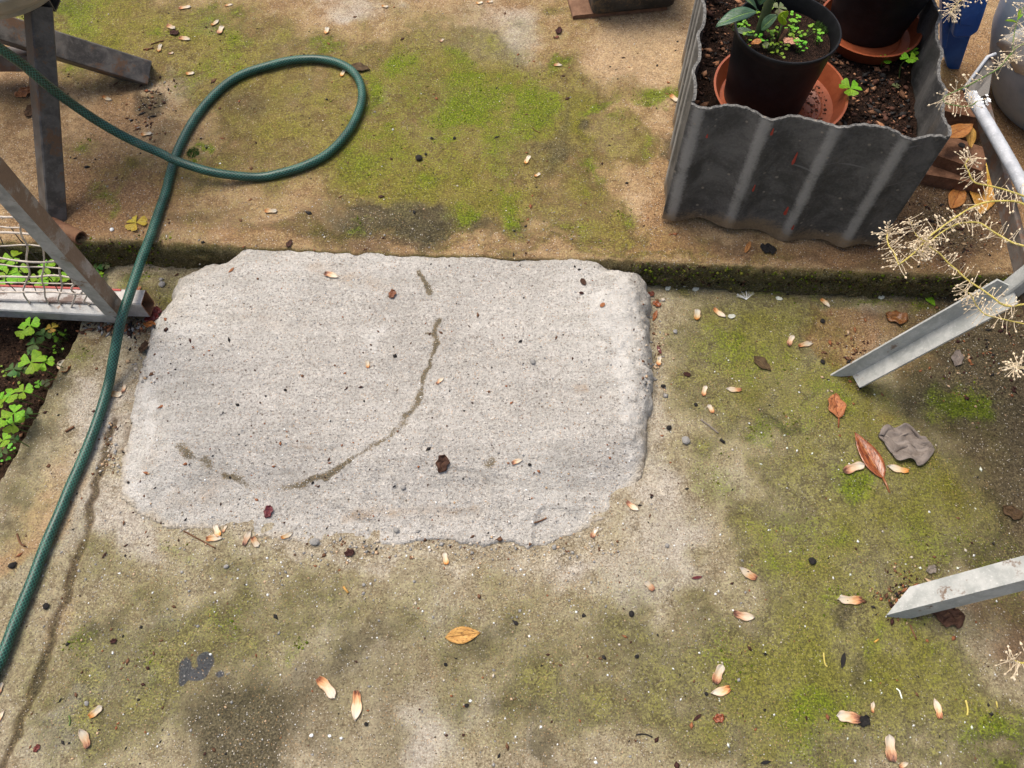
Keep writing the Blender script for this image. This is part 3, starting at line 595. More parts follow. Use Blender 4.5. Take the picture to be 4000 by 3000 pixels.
def axis(lo, hi, step, ext):
    core = list(np.arange(lo, hi + step / 2, step)); a = lo; s = step; left = []
    while a > -ext: s *= 1.35; a -= s; left.append(a)
    b = core[-1]; s = step; right = []
    while b < ext: s *= 1.35; b += s; right.append(b)
    return np.array(left[::-1] + core + right)
def quads(nr, nc):
    i = np.arange(nr - 1)[:, None] * nc + np.arange(nc - 1)[None, :]
    return np.stack([i, i + 1, i + nc + 1, i + nc], -1).reshape(-1, 4)

# terrace: top sheet and its mossy riser in one mesh
xs = axis(-1.12, 1.15, .0042, 7.0)
tb = axis(0, .78, .0046, 6.0); tb = tb[tb >= 0]
rise = 12
X = []; Y = []; Z = []; RI = []
ey = edge_y(xs)
for k in range(rise):
    t = k / rise                                        # 0 at the foot, 1 at the lip
    z = -.03 + (ST + .03 - .004) * t
    bulge = (fbm(xs, np.full_like(xs, z * 3), 38, 4, 91, .6) - .5) * .018 + (fbm(xs, np.full_like(xs, z * 6), 110, 2, 92) - .5) * .010 - .004 * (1 - t)
    X.append(xs); Y.append(ey + bulge * (1 if k < rise - 1 else .6) - .002); Z.append(np.full_like(xs, z)); RI.append(np.full_like(xs, 1.))
for t in tb:
    yy = ey + t + .002 * (t == 0) + (fbm(xs, ey, 60, 3, 93) - .5) * .010 * math.exp(-t / .01)
    z = ter_h(xs, yy) - .003 * math.exp(-t / .003)
    X.append(xs); Y.append(yy); Z.append(z); RI.append(np.full_like(xs, math.exp(-t / .006) * .6))
X = np.array(X); Y = np.array(Y); Z = np.array(Z); RI = np.array(RI)
at = paint(X.ravel(), Y.ravel(), TER, ST)
ri = RI.ravel(); rn = fbm(X.ravel(), Z.ravel() * 4 + Y.ravel(), 22, 4, 95)
for k in ('pale', 'sand', 'red', 'lush'): at[k] = at[k] * (1 - ri)
at['damp_shade'] = np.maximum(at['damp_shade'], ri * (.55 + .4 * rn)); at['moss'] = np.maximum(at['moss'] * (1 - .5 * ri), ri * (.35 + .85 * fbm(X.ravel(), Z.ravel() * 3, 30, 3, 96)))
at['soil'] = np.maximum(at['soil'], ri * .9 * rn)
terrace = link('terrace', mesh_np('terrace', np.stack([X.ravel(), Y.ravel(), Z.ravel()], -1), quads(len(X), len(xs)), at), M['terrace'], kind='structure', label='mossy raised concrete terrace with a low green step edge')

# lower paving
ys = axis(-.05, 1.0, .0042, 6.0); ys = ys[ys < 1.0]
xl = axis(-.92, .95, .0042, 7.0)
GX, GY = np.meshgrid(xl, ys)
YE = edge_y(GX) + .02
GY2 = np.minimum(GY, YE)
LZ = low_h(GX, GY2)
LI = [('soil', JOINT, .009, 1.0), ('damp_shade', JOINT, .006, .7)]
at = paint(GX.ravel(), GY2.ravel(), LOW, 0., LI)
sd_ = slab_h(GX.ravel(), GY2.ravel())[1]
near = np.exp(-(np.clip(-sd_, 0, 1) / .012) ** 2)
at['soil'] = np.maximum(at['soil'], near * .30); at['pale'] = np.maximum(at['pale'], .35 * np.exp(-(np.clip(-sd_, 0, 1) / .04)))
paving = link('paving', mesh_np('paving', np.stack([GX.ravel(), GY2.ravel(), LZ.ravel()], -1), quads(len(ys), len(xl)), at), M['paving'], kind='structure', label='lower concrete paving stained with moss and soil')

# soil bed at the left
bxs = np.concatenate([np.arange(-1.3, -.55, .0055)]); bys = np.arange(-.1, .93, .0055)
BX, BY = np.meshgrid(bxs, bys)
keep = bed_sd(BX, BY) > -.012
BZ = soil_h(BX, BY) - .02 * sstep(.02, -.01, bed_sd(BX, BY))
BZ = np.where(keep, BZ, -.09)
soil_bed = link('soil_bed', mesh_np('soil_bed', np.stack([BX.ravel(), np.minimum(BY, edge_y(BX)).ravel(), BZ.ravel()], -1), quads(len(bys), len(bxs))), M['soil'], kind='structure', label='dark crumbly soil bed beside the paving')

# the concrete ramp cast against the step
sx = np.arange(-.68, .31, .0029); sy = np.arange(.29, .95, .0029)
SX, SY = np.meshgrid(sx, sy)
SH, SD = slab_h(SX.ravel(), SY.ravel())
SHm = np.where(SD > .0, np.maximum(SH, .001), -.012 + np.clip(SD, -.02, 0) * .2)
SHm = np.where((SD > -.001), SHm, SHm)
q = quads(len(sy), len(sx)); ok = (SD[q] > -.006).any(1); q = q[ok]
used = np.unique(q); remap = np.full(len(SD), -1); remap[used] = np.arange(len(used))
px, py = SX.ravel(), SY.ravel()
def lines_attr(lines, w0=.0075):
    o = np.zeros_like(px)
    jx = px + (fbm(px, py, 60, 3, 101) - .5) * .014; jy = py + (fbm(px, py, 60, 3, 102) - .5) * .014
    for pts, w, st in lines:
        pp = [P(a, b, .045) for a, b in pts]
        dd = seg_dist(jx, jy, [(p.x, p.y) for p in pp]); o = np.maximum(o, st * np.exp(-(dd / w) ** 2) * (.55 + .75 * fbm(px, py, 35, 3, 103)))
    return o
dirt = lines_attr([([(1640, 1082), (1660, 1120), (1683, 1161)], .0055, 1.15), ([(1714, 1263), (1700, 1300), (1705, 1340), (1692, 1400), (1670, 1460), (1655, 1500)], .0055, 1.0), ([(1655, 1500), (1640, 1560), (1600, 1610), (1560, 1650)], .007, .8),
    ([(1560, 1650), (1540, 1680), (1524, 1699)], .005, .7), ([(1524, 1699), (1452, 1735), (1407, 1767), (1353, 1798)], .005, .8), ([(1353, 1798), (1271, 1835), (1200, 1857)], .006, 1.2), ([(1181, 1862), (1090, 1875)], .007, .85), ([(940, 1853), (859, 1830)], .007, 1.0), ([(805, 1798), (746, 1771), (696, 1731)], .008, .9), ([(1090, 1875), (1000, 1872), (940, 1855)], .007, .6),
    ([(1665, 1312), (1700, 1316)], .005, 1.), ([(1340, 1976), (1560, 1968)], .005, .45), ([(1780, 1960), (1860, 1952)], .008, .6), ([(1900, 1800), (1925, 1790)], .008, .65), ([(690, 1110), (760, 1060), (800, 1040)], .007, .5),
    ([(500, 1830), (620, 1850)], .012, .4), ([(640, 1900), (700, 1920)], .014, .45)])
warm = lines_attr([([(1340, 1976), (1860, 1955)], .014, .7), ([(1240, 1060), (1440, 1110), (1560, 1150)], .03, .55), ([(700, 1240), (1000, 1250), (1200, 1300)], .035, .45), ([(560, 1750), (900, 1840)], .04, .5), ([(1300, 1690), (1500, 1740)], .03, .4), ([(600, 1950), (760, 1900)], .05, .5), ([(2260, 1520), (2290, 1515)], .012, .7), ([(2080, 1390), (2300, 1440)], .03, .3), ([(1030, 1715), (1220, 1735)], .006, .6)])
coarse = .30 + .75 * (fbm(px, py, 6, 4, 104) - .35)
for cx, cy, r, s in ((1350, 1450, .13, .6), (1000, 1550, .12, .35), (1600, 1700, .10, .4), (2200, 1600, .07, .35), (1900, 1450, .12, .4), (1100, 1950, .12, .35), (2450, 1700, .06, .3), (1750, 1250, .12, .25), (1900, 1900, .1, .3)):
    c = P(cx, cy, .045); coarse = coarse + s * np.exp(-((px - c.x) ** 2 + (py - c.y) ** 2) / r ** 2)
paste = np.zeros_like(px)
for cx, cy, rx, ry, st in ((560, 1500, 70, 350, .8), (620, 1180, 60, 120, .6), (2400, 1450, 110, 420, .95), (2420, 1180, 90, 120, .8), (2300, 1820, 90, 160, .5), (1480, 1380, 90, 170, .7), (1880, 1560, 240, 90, .55), (780, 1280, 300, 70, .5), (1250, 1310, 240, 45, .45), (2000, 1120, 300, 60, .35), (900, 1740, 300, 60, .45), (1330, 1990, 220, 30, .6), (2150, 1400, 160, 60, .45), (800, 1120, 160, 60, .4), (1600, 1990, 300, 60, .35), (520, 1880, 90, 120, .5), (1750, 1800, 200, 60, .35)):
    c = P(cx, cy, .045); ex = rx * c.length / F * .95; ey = (P(cx, cy - ry, .045) - P(cx, cy + ry, .045)).length / 2
    wxx = px + (fbm(px, py, 14, 4, 111) - .5) * .10; wyy = py + (fbm(px, py, 14, 4, 112) - .5) * .06
    paste = paste + st * np.exp(-1.1 * (((wxx - c.x) / ex) ** 2 + ((wyy - c.y) / ey) ** 2))
edge_a = np.exp(-np.clip(SD, 0, 1) / .03) * (.3 + .7 * sstep(.1, .2, px))
fade = np.exp(-np.clip(SD, 0, 1) / .016) * sstep(.62, .48, py) * (1 - .55 * sstep(-.30, -.2, px) * sstep(.14, .05, px)) * 1.05
# thin shrinkage lines of the feathered front edge
ramp = link('concrete_ramp', mesh_np('concrete_ramp', np.stack([px, py, SHm], -1)[used], remap[q], {'dirt': dirt[used], 'warm': warm[used], 'coarse': coarse[used], 'paste': paste[used], 'fade': fade[used], 'edge': edge_a[used]}), M['slab'],
            label='pale grey rough concrete ramp cast against the terrace step', cat='concrete ramp')
# ------------------------------------------------------------------ garden hose
HR = .0078
hz_t = ST + HR + .001
hp = [(-160, 90, .42), (-80, 140, .39), (0, 190, .355), (90, 253, .315), (181, 330, .27), (271, 398, .225), (362, 461, .185), (452, 515, .15), (542, 561, .122), (633, 601, .103), (678, 624, .098), (769, 656, .092), (859, 678, .084), (1000, 692, hz_t),
      (1090, 678, hz_t), (1181, 651, hz_t), (1271, 606, hz_t), (1339, 542, hz_t), (1389, 465, hz_t), (1414, 384, hz_t), (1405, 320, hz_t), (1371, 273, hz_t), (1316, 244, hz_t), (1249, 231, hz_t), (1181, 231, hz_t), (1113, 240, hz_t), (1045, 258, hz_t), (972, 280, hz_t),
      (904, 314, hz_t), (836, 371, hz_t), (778, 439, hz_t), (732, 511, hz_t), (696, 583, hz_t), (678, 633, hz_t), (665, 678, hz_t), (648, 748, hz_t), (619, 831, hz_t), (588, 922, .0715), (558, 998, .0725), (530, 1078, .0735), (503, 1158, .074), (476, 1238, .0715),
      (461, 1306, .058), (443, 1401, .036), (425, 1496, .015), (398, 1590, .009), (362, 1694, .009), (316, 1807, .009), (271, 1907, .009), (235, 1997, .009), (199, 2079, .009), (167, 2156, .009), (127, 2264, .009), (90, 2354, .009), (54, 2444, .009), (18, 2539, .009), (-30, 2650, .009), (-90, 2780, .009)]
V, Fc, U = tube_pts(catmull([P(*p) for p in hp], 7), HR, 20, uvlen=True)
MB().add(V, Fc, U, True).build('garden_hose', M['hose'], label='green braided garden hose looped on the terrace and trailing down left', cat='hose')

# ------------------------------------------------------------------ dark steel trestle stand with a basin (top left)
base = P(215, 872, ST)
st_ = thing('trestle_stand', Vector((base.x, base.y, ST)), 'dark weathered steel tube stand with splayed crossing legs at the upper left', 'metal stand')
def bar(name, p0, p1, w, h, side, mat, parent, c=.002, t=.0022):
    V, Fc = hollow_bar(p0, p1, w, h, side, t, c); return MB().add(V, Fc).build(name, mat, parent)
bar('leg', P(212, 868, ST - .004), P(148, 20, .335), .033, .033, (.64, .77, 0), M['dark_steel'], st_)
bar('leg', P(584, 292, ST + .004) , P(-420, -20, .26), .046, .050, (0, .75, .65), M['dark_steel'], st_)
bar('cross_rail', P(150, 232, .12), P(-600, 226, .12), .03, .045, (0, .3, 1), M['brown_bar'], st_)
bar('leg', P(-330, 640, ST), P(-330, -120, .335), .033, .033, (1, .25, 0), M['dark_steel'], st_)
bar('top_rail', P(210, -8, .333), P(-500, -8, .333), .03, .03, (0, 0, 1), M['dark_steel'], st_)
bc = P(30, -62, .352)
V, Fc = lathe([(.0, 0), (.085, 0), (.088, .003), (.089, .012), (.094, .015), (.118, .027), (.136, .045), (.145, .06), (.150, .064), (.151, .069), (.147, .072), (.140, .068), (.13, .046), (.11, .03), (.08, .02), (0, .018)], 72)
MB().add([Vector(v) + bc for v in V], Fc, smooth=True).build('glazed_basin', M['cream'], label='cream rimmed basin standing on the dark steel stand', cat='basin')

# ------------------------------------------------------------------ galvanised netting frame over the soil bed
K = P(452, 1214, .040)
fr_ = thing('netting_frame', Vector((K.x, K.y, 0)), 'galvanised frame with slanting stay and pale netting over the soil bed', 'netting frame')
r0 = P(462, 1222, .030); r1 = P(-420, 1176, .030)
bar('bottom_rail', r0, r1, .026, .030, (0, 1, .15), M['galv'], fr_)
b0 = P(578, 1186, .032); b1 = P(-420, 1152, .032)
rr = bar('rear_rail', b0, b1, .030, .040, (0, 1, 0), M['white_galv'], fr_)
rr.data.materials.append(M['rust'])
for k_, f_ in enumerate(rr.data.polygons):
    if k_ % 4 in (1, 2): f_.material_index = 1
V, Fc = prism(chamfer_rect(.004, .0016, .0004), b0 + Vector((-.04, .0135, .0208)), b1 + Vector((0, .0135, .0208)), Vector((0, 1, 0)), Vector((0, 0, 1)))
MB().add(V, Fc).build('paint_stripe', M['red_paint'], rr)
dg0 = K + Vector((.0, 0, .006)); dg1 = P(78, 792, .385); dg2 = dg0 + (dg1 - dg0) * 1.75
vd = (Vector(C0) - (dg0 + dg1) / 2); dd_ = (dg2 - dg0).normalized(); vd = (vd - dd_ * vd.dot(dd_)).normalized(); wd_ = dd_.cross(vd)
s_ = bar('slanting_stay', dg0, dg2, .027, .027, (vd + wd_ * .9), M['galv'], fr_)
s_.data.materials.append(M['rusty_galv'])
for f_ in s_.data.polygons:
    if f_.normal.dot((vd - wd_ if (vd - wd_).z + (vd - wd_).x > (vd + wd_).z + (vd + wd_).x else vd + wd_)) > .9: f_.material_index = 1
e1 = (r1 - r0).normalized(); 
def onrail(t): return r0 + (r1 - r0) * t + Vector((0, 0, .016))
def onstay(t): return dg0 + (dg2 - dg0) * t
rs = np.random.default_rng(3)
def wire(name, a, b, r, mat, sag=.004, seed=0):
    q = np.random.default_rng(seed); pts = []
    for i in range(9):
        t = i / 8; p = a.lerp(b, t) + Vector(q.normal(0, .0028, 3)); p.z -= sag * 4 * t * (1 - t); pts.append(p)
    V, Fc, U = tube_pts(catmull(pts, 3), r, 6); MB().add(V, Fc, smooth=True).build(name, mat, fr_)
# horizontal cords run from the stay to the left in the plane of the frame, upright cords from the rail to the stay
for i, t in enumerate((.10, .15, .19, .265, .30, .37, .42, .47, .53, .60)):
    a = onstay(t); b = a + (r1 - r0) * (.9); b.z = a.z + .004 * math.sin(i * 2.1)
    wire('net_cord', a, b, .0011 if i % 2 else .0016, M['wire'], .004, i)
for i, t in enumerate((.11, .2, .29, .38, .48, .6)):
    tt = min(.98, t * .92 + .02)
    a = onrail(t * .62); b = onstay(tt)
    wire('net_cord', a, b, .0014, M['wire'], .0, 20 + i)
for i, (xa, ya, za, xb, yb, zb) in enumerate(((-60, 850, .20, 150, 1150, .05), (-90, 940, .15, 60, 1146, .05), (40, 880, .2, 240, 1152, .05))):
    wire('dark_wire', P(xa, ya, za), P(xb, yb, zb), .0008, M['dark_wire'], 0, 40 + i)
# a rusty pipe stub poking out of the terrace edge
pa, pb = P(150, 850, ST + .010), P(316, 930, ST + .006)
V, Fc = [], []
pd = (pb - pa).normalized(); sx_ = pd.cross(Vector((0, 0, 1))).normalized(); sy_ = sx_.cross(pd)
ringO = [(math.cos(a) * .0125, math.sin(a) * .0125) for a in np.linspace(0, 2 * math.pi, 20, endpoint=False)]; ringI = [(a * .84, b * .84) for a, b in ringO]
for p in (pa, pb):
    for rg in (ringO, ringI):
        V += [p + sx_ * a + sy_ * b for a, b in rg]
for k in range(20):
    l = (k + 1) % 20
    Fc += [(k, l, 40 + l, 40 + k), (20 + l, 20 + k, 60 + k, 60 + l), (40 + k, 40 + l, 60 + l, 60 + k), (l, k, 20 + k, 20 + l)]
MB().add(V, Fc, smooth=False).build('rusty_pipe', M['rust'], label='short rusty iron pipe with an open end at the terrace edge', cat='pipe')

# ------------------------------------------------------------------ corrugated planter box
TZ = .322; BZ_ = .070
A = P(2700, 402, TZ); B = P(3700, 542, TZ); A.z = B.z = 0
ex_ = (B - A).normalized(); ey_ = Vector((-ex_.y, ex_.x, 0)); WID = (B - A).length; DEP = .46
pl = thing('planter_box', Vector((A.x, A.y, ST)), 'dark corrugated fibre cement planter box holding two black pots', 'planter')
def panel(name, o, du, dout, length, phase, wav=.098, amp=.0115, thick=.0048, lowdirt=True, zb=BZ_):
    nu = int(length / .004); nz = 26
    V = []; at_ = {'ridge': [], 'low': [], 'inner': [], 'rim': []}
    def prof(s):
        c = (.5 + .5 * math.cos(2 * math.pi * (s / wav + phase)))
        return amp * (c ** 2.2) - amp * .25 * (.5 - .5 * math.cos(2 * math.pi * (s / wav + phase) + 1.2)), c
    for side in (0, 1):
        for j in range(nz + 1):
            for i in range(nu + 1):
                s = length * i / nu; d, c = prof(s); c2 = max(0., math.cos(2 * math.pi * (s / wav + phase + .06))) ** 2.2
                zt = TZ + .002 * math.sin(s * 31) + .0012 * math.sin(s * 90 + 1) + .0008 * math.sin(s * 410); zb_ = zb + .006 * math.sin(s * 23 + phase) + .0025 * math.sin(s * 120)
                z = zb_ + (zt - zb_) * j / nz
                p = o + du * s + dout * (d - thick * side); V.append((p.x, p.y, z))
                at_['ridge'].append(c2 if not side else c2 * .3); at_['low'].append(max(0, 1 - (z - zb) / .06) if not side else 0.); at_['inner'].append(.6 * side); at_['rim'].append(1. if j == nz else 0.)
    q = quads(nz + 1, nu + 1); n1 = (nu + 1) * (nz + 1)
    Fq = [q, q[:, ::-1] + n1]
    def strip(ids): ids = np.array(ids); return np.stack([ids[:-1], ids[1:], ids[1:] + n1, ids[:-1] + n1], -1)
    Fq += [strip([nz * (nu + 1) + i for i in range(nu + 1)]), strip([i for i in range(nu + 1)])[:, ::-1], strip([j * (nu + 1) for j in range(nz + 1)]), strip([j * (nu + 1) + nu for j in range(nz + 1)])[:, ::-1]]
    me = mesh_np(name, V, np.concatenate(Fq), at_, smooth=True)
    me.set_sharp_from_angle(angle=math.radians(40))
    return link(name, me, M['fibre'], pl)
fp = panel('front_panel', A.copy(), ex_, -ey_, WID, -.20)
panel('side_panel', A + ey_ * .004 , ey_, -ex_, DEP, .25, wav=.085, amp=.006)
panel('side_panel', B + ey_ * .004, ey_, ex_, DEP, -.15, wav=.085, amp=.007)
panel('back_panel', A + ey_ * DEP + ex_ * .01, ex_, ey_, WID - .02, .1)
# red paint drips on the front
for i, (x, y, w, h) in enumerate(((3018, 497, 6, 14), (3105, 620, 7, 26), (3072, 815, 9, 20), (2763, 522, 5, 8), (2946, 723, 5, 16), (3098, 868, 5, 12))):
    o = None
    d = ray(x, y); nn = -ey_; t = (Vector(A) - Vector(C0)).dot(nn) / Vector(d).dot(nn); c = Vector(C0) + Vector(d) * t
    s = (c - A).dot(ex_); wav = .098; ph = -.20; cc = (.5 + .5 * math.cos(2 * math.pi * (s / wav + ph)))
    off = .0115 * cc ** 2.2 - .0115 * .25 * (.5 - .5 * math.cos(2 * math.pi * (s / wav + ph) + 1.2))
    c = c - ey_ * (off + .0006)
    k = 1.25 / F; V = []; 
    for a in np.linspace(0, 2 * math.pi, 12, endpoint=False):
        rx = w * k * (1.0 if math.sin(a) < 0 else .55); V.append(c + ex_ * math.cos(a) * rx + Vector((0, 0, 1)) * math.sin(a) * h * k * 1.3)
    V2 = [v - ey_ * .0005 for v in V]
    MB().add(V + V2, [tuple(range(12, 24))] + [(j, (j + 1) % 12, 12 + (j + 1) % 12, 12 + j) for j in range(12)]).build('paint_drip', M['red_paint'], pl)
# soil inside
SZ = .243
nu, nv = 110, 130
jj, ii = np.meshgrid(np.arange(nv + 1) / nv, np.arange(nu + 1) / nu, indexing='ij'); uu = .004 + (WID - .008) * ii.ravel(); vv_ = .004 + (DEP - .006) * jj.ravel()
x = A.x + ex_.x * uu + ey_.x * vv_; y = A.y + ex_.y * uu + ey_.y * vv_
V = np.stack([x, y, SZ + (fbm(x, y, 18, 3, 201) - .5) * .022 + (fbm(x, y, 110, 2, 202) - .5) * .008], -1)
link('potting_soil', mesh_np('potting_soil', V, quads(nv + 1, nu + 1)), M['pot_soil'], pl)

# the pots and saucers standing in it
def pot(name, c, r0, r1, h, label, soil_depth):
    t = thing(name, c, label, 'plant pot')
    prof = [(0, 0), (r0 - .004, 0), (r0, .003), (r0 + .0006, .012), (r1 - .0035, h - .016), (r1 - .0025, h - .014), (r1 + .0005, h - .0035), (r1 + .001, h - .0015), (r1, h), (r1 - .002, h), (r1 - .0035, h - .003), (r1 - .006, h - .02), (r0 - .002, .006), (0, .005)]
    V, Fc = lathe(prof, 80); MB().add([Vector(v) + c for v in V], Fc, smooth=True).build('pot_body', M['black_plastic'], t).data.set_sharp_from_angle(angle=math.radians(50))
    V = []; n = 40; rs_ = r1 - .006 - (r1 - r0) * soil_depth / h; Fc = []
    for j in range(16):
        for k in range(n):
            a = 2 * math.pi * k / n; rr_ = rs_ * j / 15; x = c.x + rr_ * math.cos(a); y = c.y + rr_ * math.sin(a)
            V.append((x, y, c.z + h - soil_depth + (float(fbm(x, y, 30, 3, 205)) - .5) * .012 * (1 - (j / 15) ** 4)))
    for j in range(15):
        for k in range(n): Fc.append((j * n + k, (j + 1) * n + k, (j + 1) * n + (k + 1) % n, j * n + (k + 1) % n))
    MB().add(V, Fc, smooth=True).build('potting_soil', M['pot_soil'], t)
    return t
def saucer(c, r, h, label):
    prof = [(0, 0), (r * .84, 0), (r * .87, .002), (r - .002, h - .002), (r, h), (r - .0035, h), (r * .855, .005), (r * .7, .0045), (r * .68, .0065), (r * .66, .0045), (0, .0045)]
    V, Fc = lathe(prof, 80); o = MB().add([Vector(v) + c for v in V], Fc, smooth=True).build('pot_saucer', M['terracotta'], label=label, cat='saucer'); o.data.set_sharp_from_angle(angle=math.radians(45)); return o
s1 = P(3032, 392, SZ + .012); saucer(Vector((s1.x, s1.y, SZ + .006)), .104, .03, 'terracotta coloured saucer under the front black pot')
p1 = P(2982, 375, SZ + .012); POT1 = Vector((p1.x, p1.y, SZ + .009)); P1H = .130; P1R = .0765
pot('nursery_pot', POT1, .0625, P1R, P1H, 'black nursery pot with a bay sapling and tiny seedlings', .022)
s2 = P(3392, 112, SZ + .02); saucer(Vector((s2.x, s2.y, SZ + .006)), .084, .026, 'terracotta coloured saucer under the rear black pot')
p2 = P(3385, 88, SZ + .012); POT2 = Vector((p2.x, p2.y, SZ + .009))
pot('nursery_pot', POT2, .063, .092, .17, 'taller black nursery pot standing behind the bay pot', .03)

q = np.random.default_rng(31)
a_ = q.uniform(0, 6.28, 420); r_ = .068 * np.sqrt(q.uniform(0, 1, 420)) + .012
GRAN = np.stack([s1.x + r_ * np.cos(a_), s1.y + r_ * np.sin(a_), np.full(420, SZ + .0115)], -1)
# ------------------------------------------------------------------ black trough and tile at the top edge
c0 = P(2312, 79, ST); c1 = P(2633, 46, ST)
tx = (c1 - c0); tx.z = 0; TL = tx.length; tx.normalize(); ty = Vector((-tx.y, tx.x, 0))
me = MB(); rows = [(0, .012), (.002, .004), (.008, .0), (.03, -.001), (.115, -.008), (.12, -.012), (.125, -.012), (.125, -.007)]
def rrect(L, D, r, off, n=6):
    pts = []
    for cx, cy, a0 in ((L - r, r, -90), (L - r, D - r, 0), (r, D - r, 90), (r, r, 180)):
        for k in range(n + 1):
            a = math.radians(a0 + 90 * k / n); x = cx + (r) * math.cos(a); y = cy + r * math.sin(a)
            pts.append(((x - L / 2) * (1 - 2 * off / L) + L / 2, (y - D / 2) * (1 - 2 * off / D) + D / 2))
    return pts
V = []; Fc = []; n_ = 28
for z, off in rows + [(.11, .010), (.09, .012)]:
    for a, b in rrect(TL, .16, .012, off if z < .12 or off < 0 else off): 
        p = c0 + tx * a + ty * b; V.append((p.x, p.y, ST + .008 + z))
nr = len(rows) + 2
for j in range(nr - 1):
    for k in range(n_): Fc.append((j * n_ + k, j * n_ + (k + 1) % n_, (j + 1) * n_ + (k + 1) % n_, (j + 1) * n_ + k))
Fc.append(tuple(range(n_ - 1, -1, -1))); Fc.append(tuple((nr - 1) * n_ + k for k in range(n_)))
tr_ = me.add(V, Fc, smooth=True).build('plant_trough', M['black_block'], label='grimy black plastic trough with rounded corners at the top edge', cat='trough'); tr_.data.set_sharp_from_angle(angle=math.radians(50))
t0 = P(2237, 78, ST); 
V, Fc = prism(chamfer_rect(.20, .011, .002), t0 + tx * .10 - ty * .0 + Vector((0, 0, .0045)), t0 + tx * .10 + ty * .19 + Vector((0, 0, .0045)), tx, Vector((0, 0, 1)))
MB().add(V, Fc).build('floor_tile', M['tile'], label='brown flat tile under the black trough', cat='tile')
# a rusty tile corner peeping out beside the planter
t0 = P(2640, 470, ST)
V, Fc = prism(chamfer_rect(.075, .018, .002), t0 + ex_ * .055 + ey_ * -.03 + Vector((0, 0, .007)), t0 + ex_ * .055 + ey_ * .05 + Vector((0, 0, .007)), (ex_ + ey_ * .5).normalized(), Vector((0, 0, 1)))
MB().add(V, Fc).build('clay_brick', M['brick'], label='clay brick corner peeping out left of the planter', cat='brick')

# ------------------------------------------------------------------ clutter right of the planter
def brick(x, y, z, L, Wd, Hh, ang, lab, hole=False):
    p = P(x, y, z); a = math.radians(ang); ux = Vector((math.cos(a), math.sin(a), 0)); uy = Vector((-ux.y, ux.x, 0))
    V, Fc = prism(chamfer_rect(L, Hh, .004), p - uy * Wd / 2 - Vector((0, 0, Hh / 2)), p + uy * Wd / 2 - Vector((0, 0, Hh / 2)), ux, Vector((0, 0, 1)))
    b = MB().add(V, Fc).build('clay_brick', M['brick'], label=lab, cat='brick')
    if hole:
        V, Fc = lathe([(0, .0006), (.006, .0006), (.0062, -.004)], 14); q = P(x + 22, y - 18, z + .0004)
        MB().add([Vector(v) + q for v in V], Fc).build('hole', M['char'], b)
brick(3745, 400, .118, .115, .06, .058, -18, 'reddish clay brick lying behind the planter corner')
brick(3735, 585, .112, .11, .058, .052, -28, 'clay brick with a small hole beside the planter corner', True)
brick(3700, 655, .088, .14, .05, .028, -14, 'thin brown clay brick in front of the holed brick')
# blue plastic leg
bl = thing('plastic_stool', P(3737, 289, ST), 'blue moulded plastic stool leg behind the planter', 'stool')
def slab_poly(pts, Yf, thick, name, mat, parent, rnd=0):
    f = [PY(x, y, Yf) for x, y in pts]; b = [p + Vector((0, thick, 0)) for p in f]; n = len(f)
    return MB().add(f + b, [tuple(range(n))[::-1], tuple(range(n, 2 * n))] + [(k, (k + 1) % n, n + (k + 1) % n, n + k) for k in range(n)]).build(name, mat, parent)
def bev(o, w=.003, seg=3):
    m = o.modifiers.new('bevel', 'BEVEL'); m.width = w; m.segments = seg; m.limit_method = 'ANGLE'; return o
bev(slab_poly([(3684, -260), (3684, 200), (3700, 262), (3728, 290), (3738, 290), (3752, 262), (3800, 120), (3880, -260)], 1.285, .03, 'leg', M['blue'], bl))
bev(slab_poly([(3680, -260), (3680, 190), (3697, 192), (3735, -10), (3770, -260)], 1.262, .02, 'side_rib', M['blue'], bl))
bev(slab_poly([(3770, -260), (3745, 30), (3722, 140), (3728, 152), (3790, 148), (3822, 126), (3842, 70), (3868, -10), (3930, -260)], 1.235, .035, 'raised_panel', M['blue'], bl), .005)
bev(slab_poly([(3778, -260), (3757, 30), (3748, 98), (3800, 100), (3822, 60), (3848, -10), (3900, -260)], 1.2325, .002, 'panel_face', M['blue'], bl), .001)
# big grey-blue urn-shaped bin
uc = Vector((1.055, 1.20, ST))
V, Fc = lathe([(0, 0), (.12, 0), (.125, .004), (.155, .05), (.185, .12), (.200, .20), (.203, .27), (.200, .33), (.192, .40), (.190, .405), (.20, .41), (.205, .416), (.205, .424), (.198, .428), (.188, .42), (.186, .40), (.18, .2), (0, .02)], 96)
ur = thing('storage_bin', uc, 'large rounded grey blue plastic bin at the right edge', 'bin')
MB().add([Vector(v) + uc for v in V], Fc, smooth=True).build('bin_body', M['grey_blue'], ur).data.set_sharp_from_angle(angle=math.radians(60))
def on_bin(x, y, out=.0015):
    d = Vector(ray(x, y)); 
    lo = None
    for t in np.linspace(.6, 2.2, 1600):
        p = Vector(C0) + d * t; r = math.hypot(p.x - uc.x, p.y - uc.y); z = p.z - uc.z
        R = np.interp(z, [0, .05, .12, .20, .27, .33, .40], [.125, .155, .185, .200, .203, .200, .192]) + out
        if r < R: lo = p; break
    return lo if lo is not None else Vector(C0) + d * 1.3
rows_ = [[(3890, 170), (3930, 140), (3990, 108), (4060, 75)], [(3915, 195), (3955, 175), (4000, 165), (4060, 140)], [(3945, 240), (3975, 230), (4010, 230), (4060, 220)], [(3966, 282), (3990, 290), (4020, 300), (4060, 300)]]
V = [on_bin(*p) for r_ in rows_ for p in r_]; Fc = [(j * 4 + i, j * 4 + i + 1, (j + 1) * 4 + i + 1, (j + 1) * 4 + i) for j in range(3) for i in range(3)]
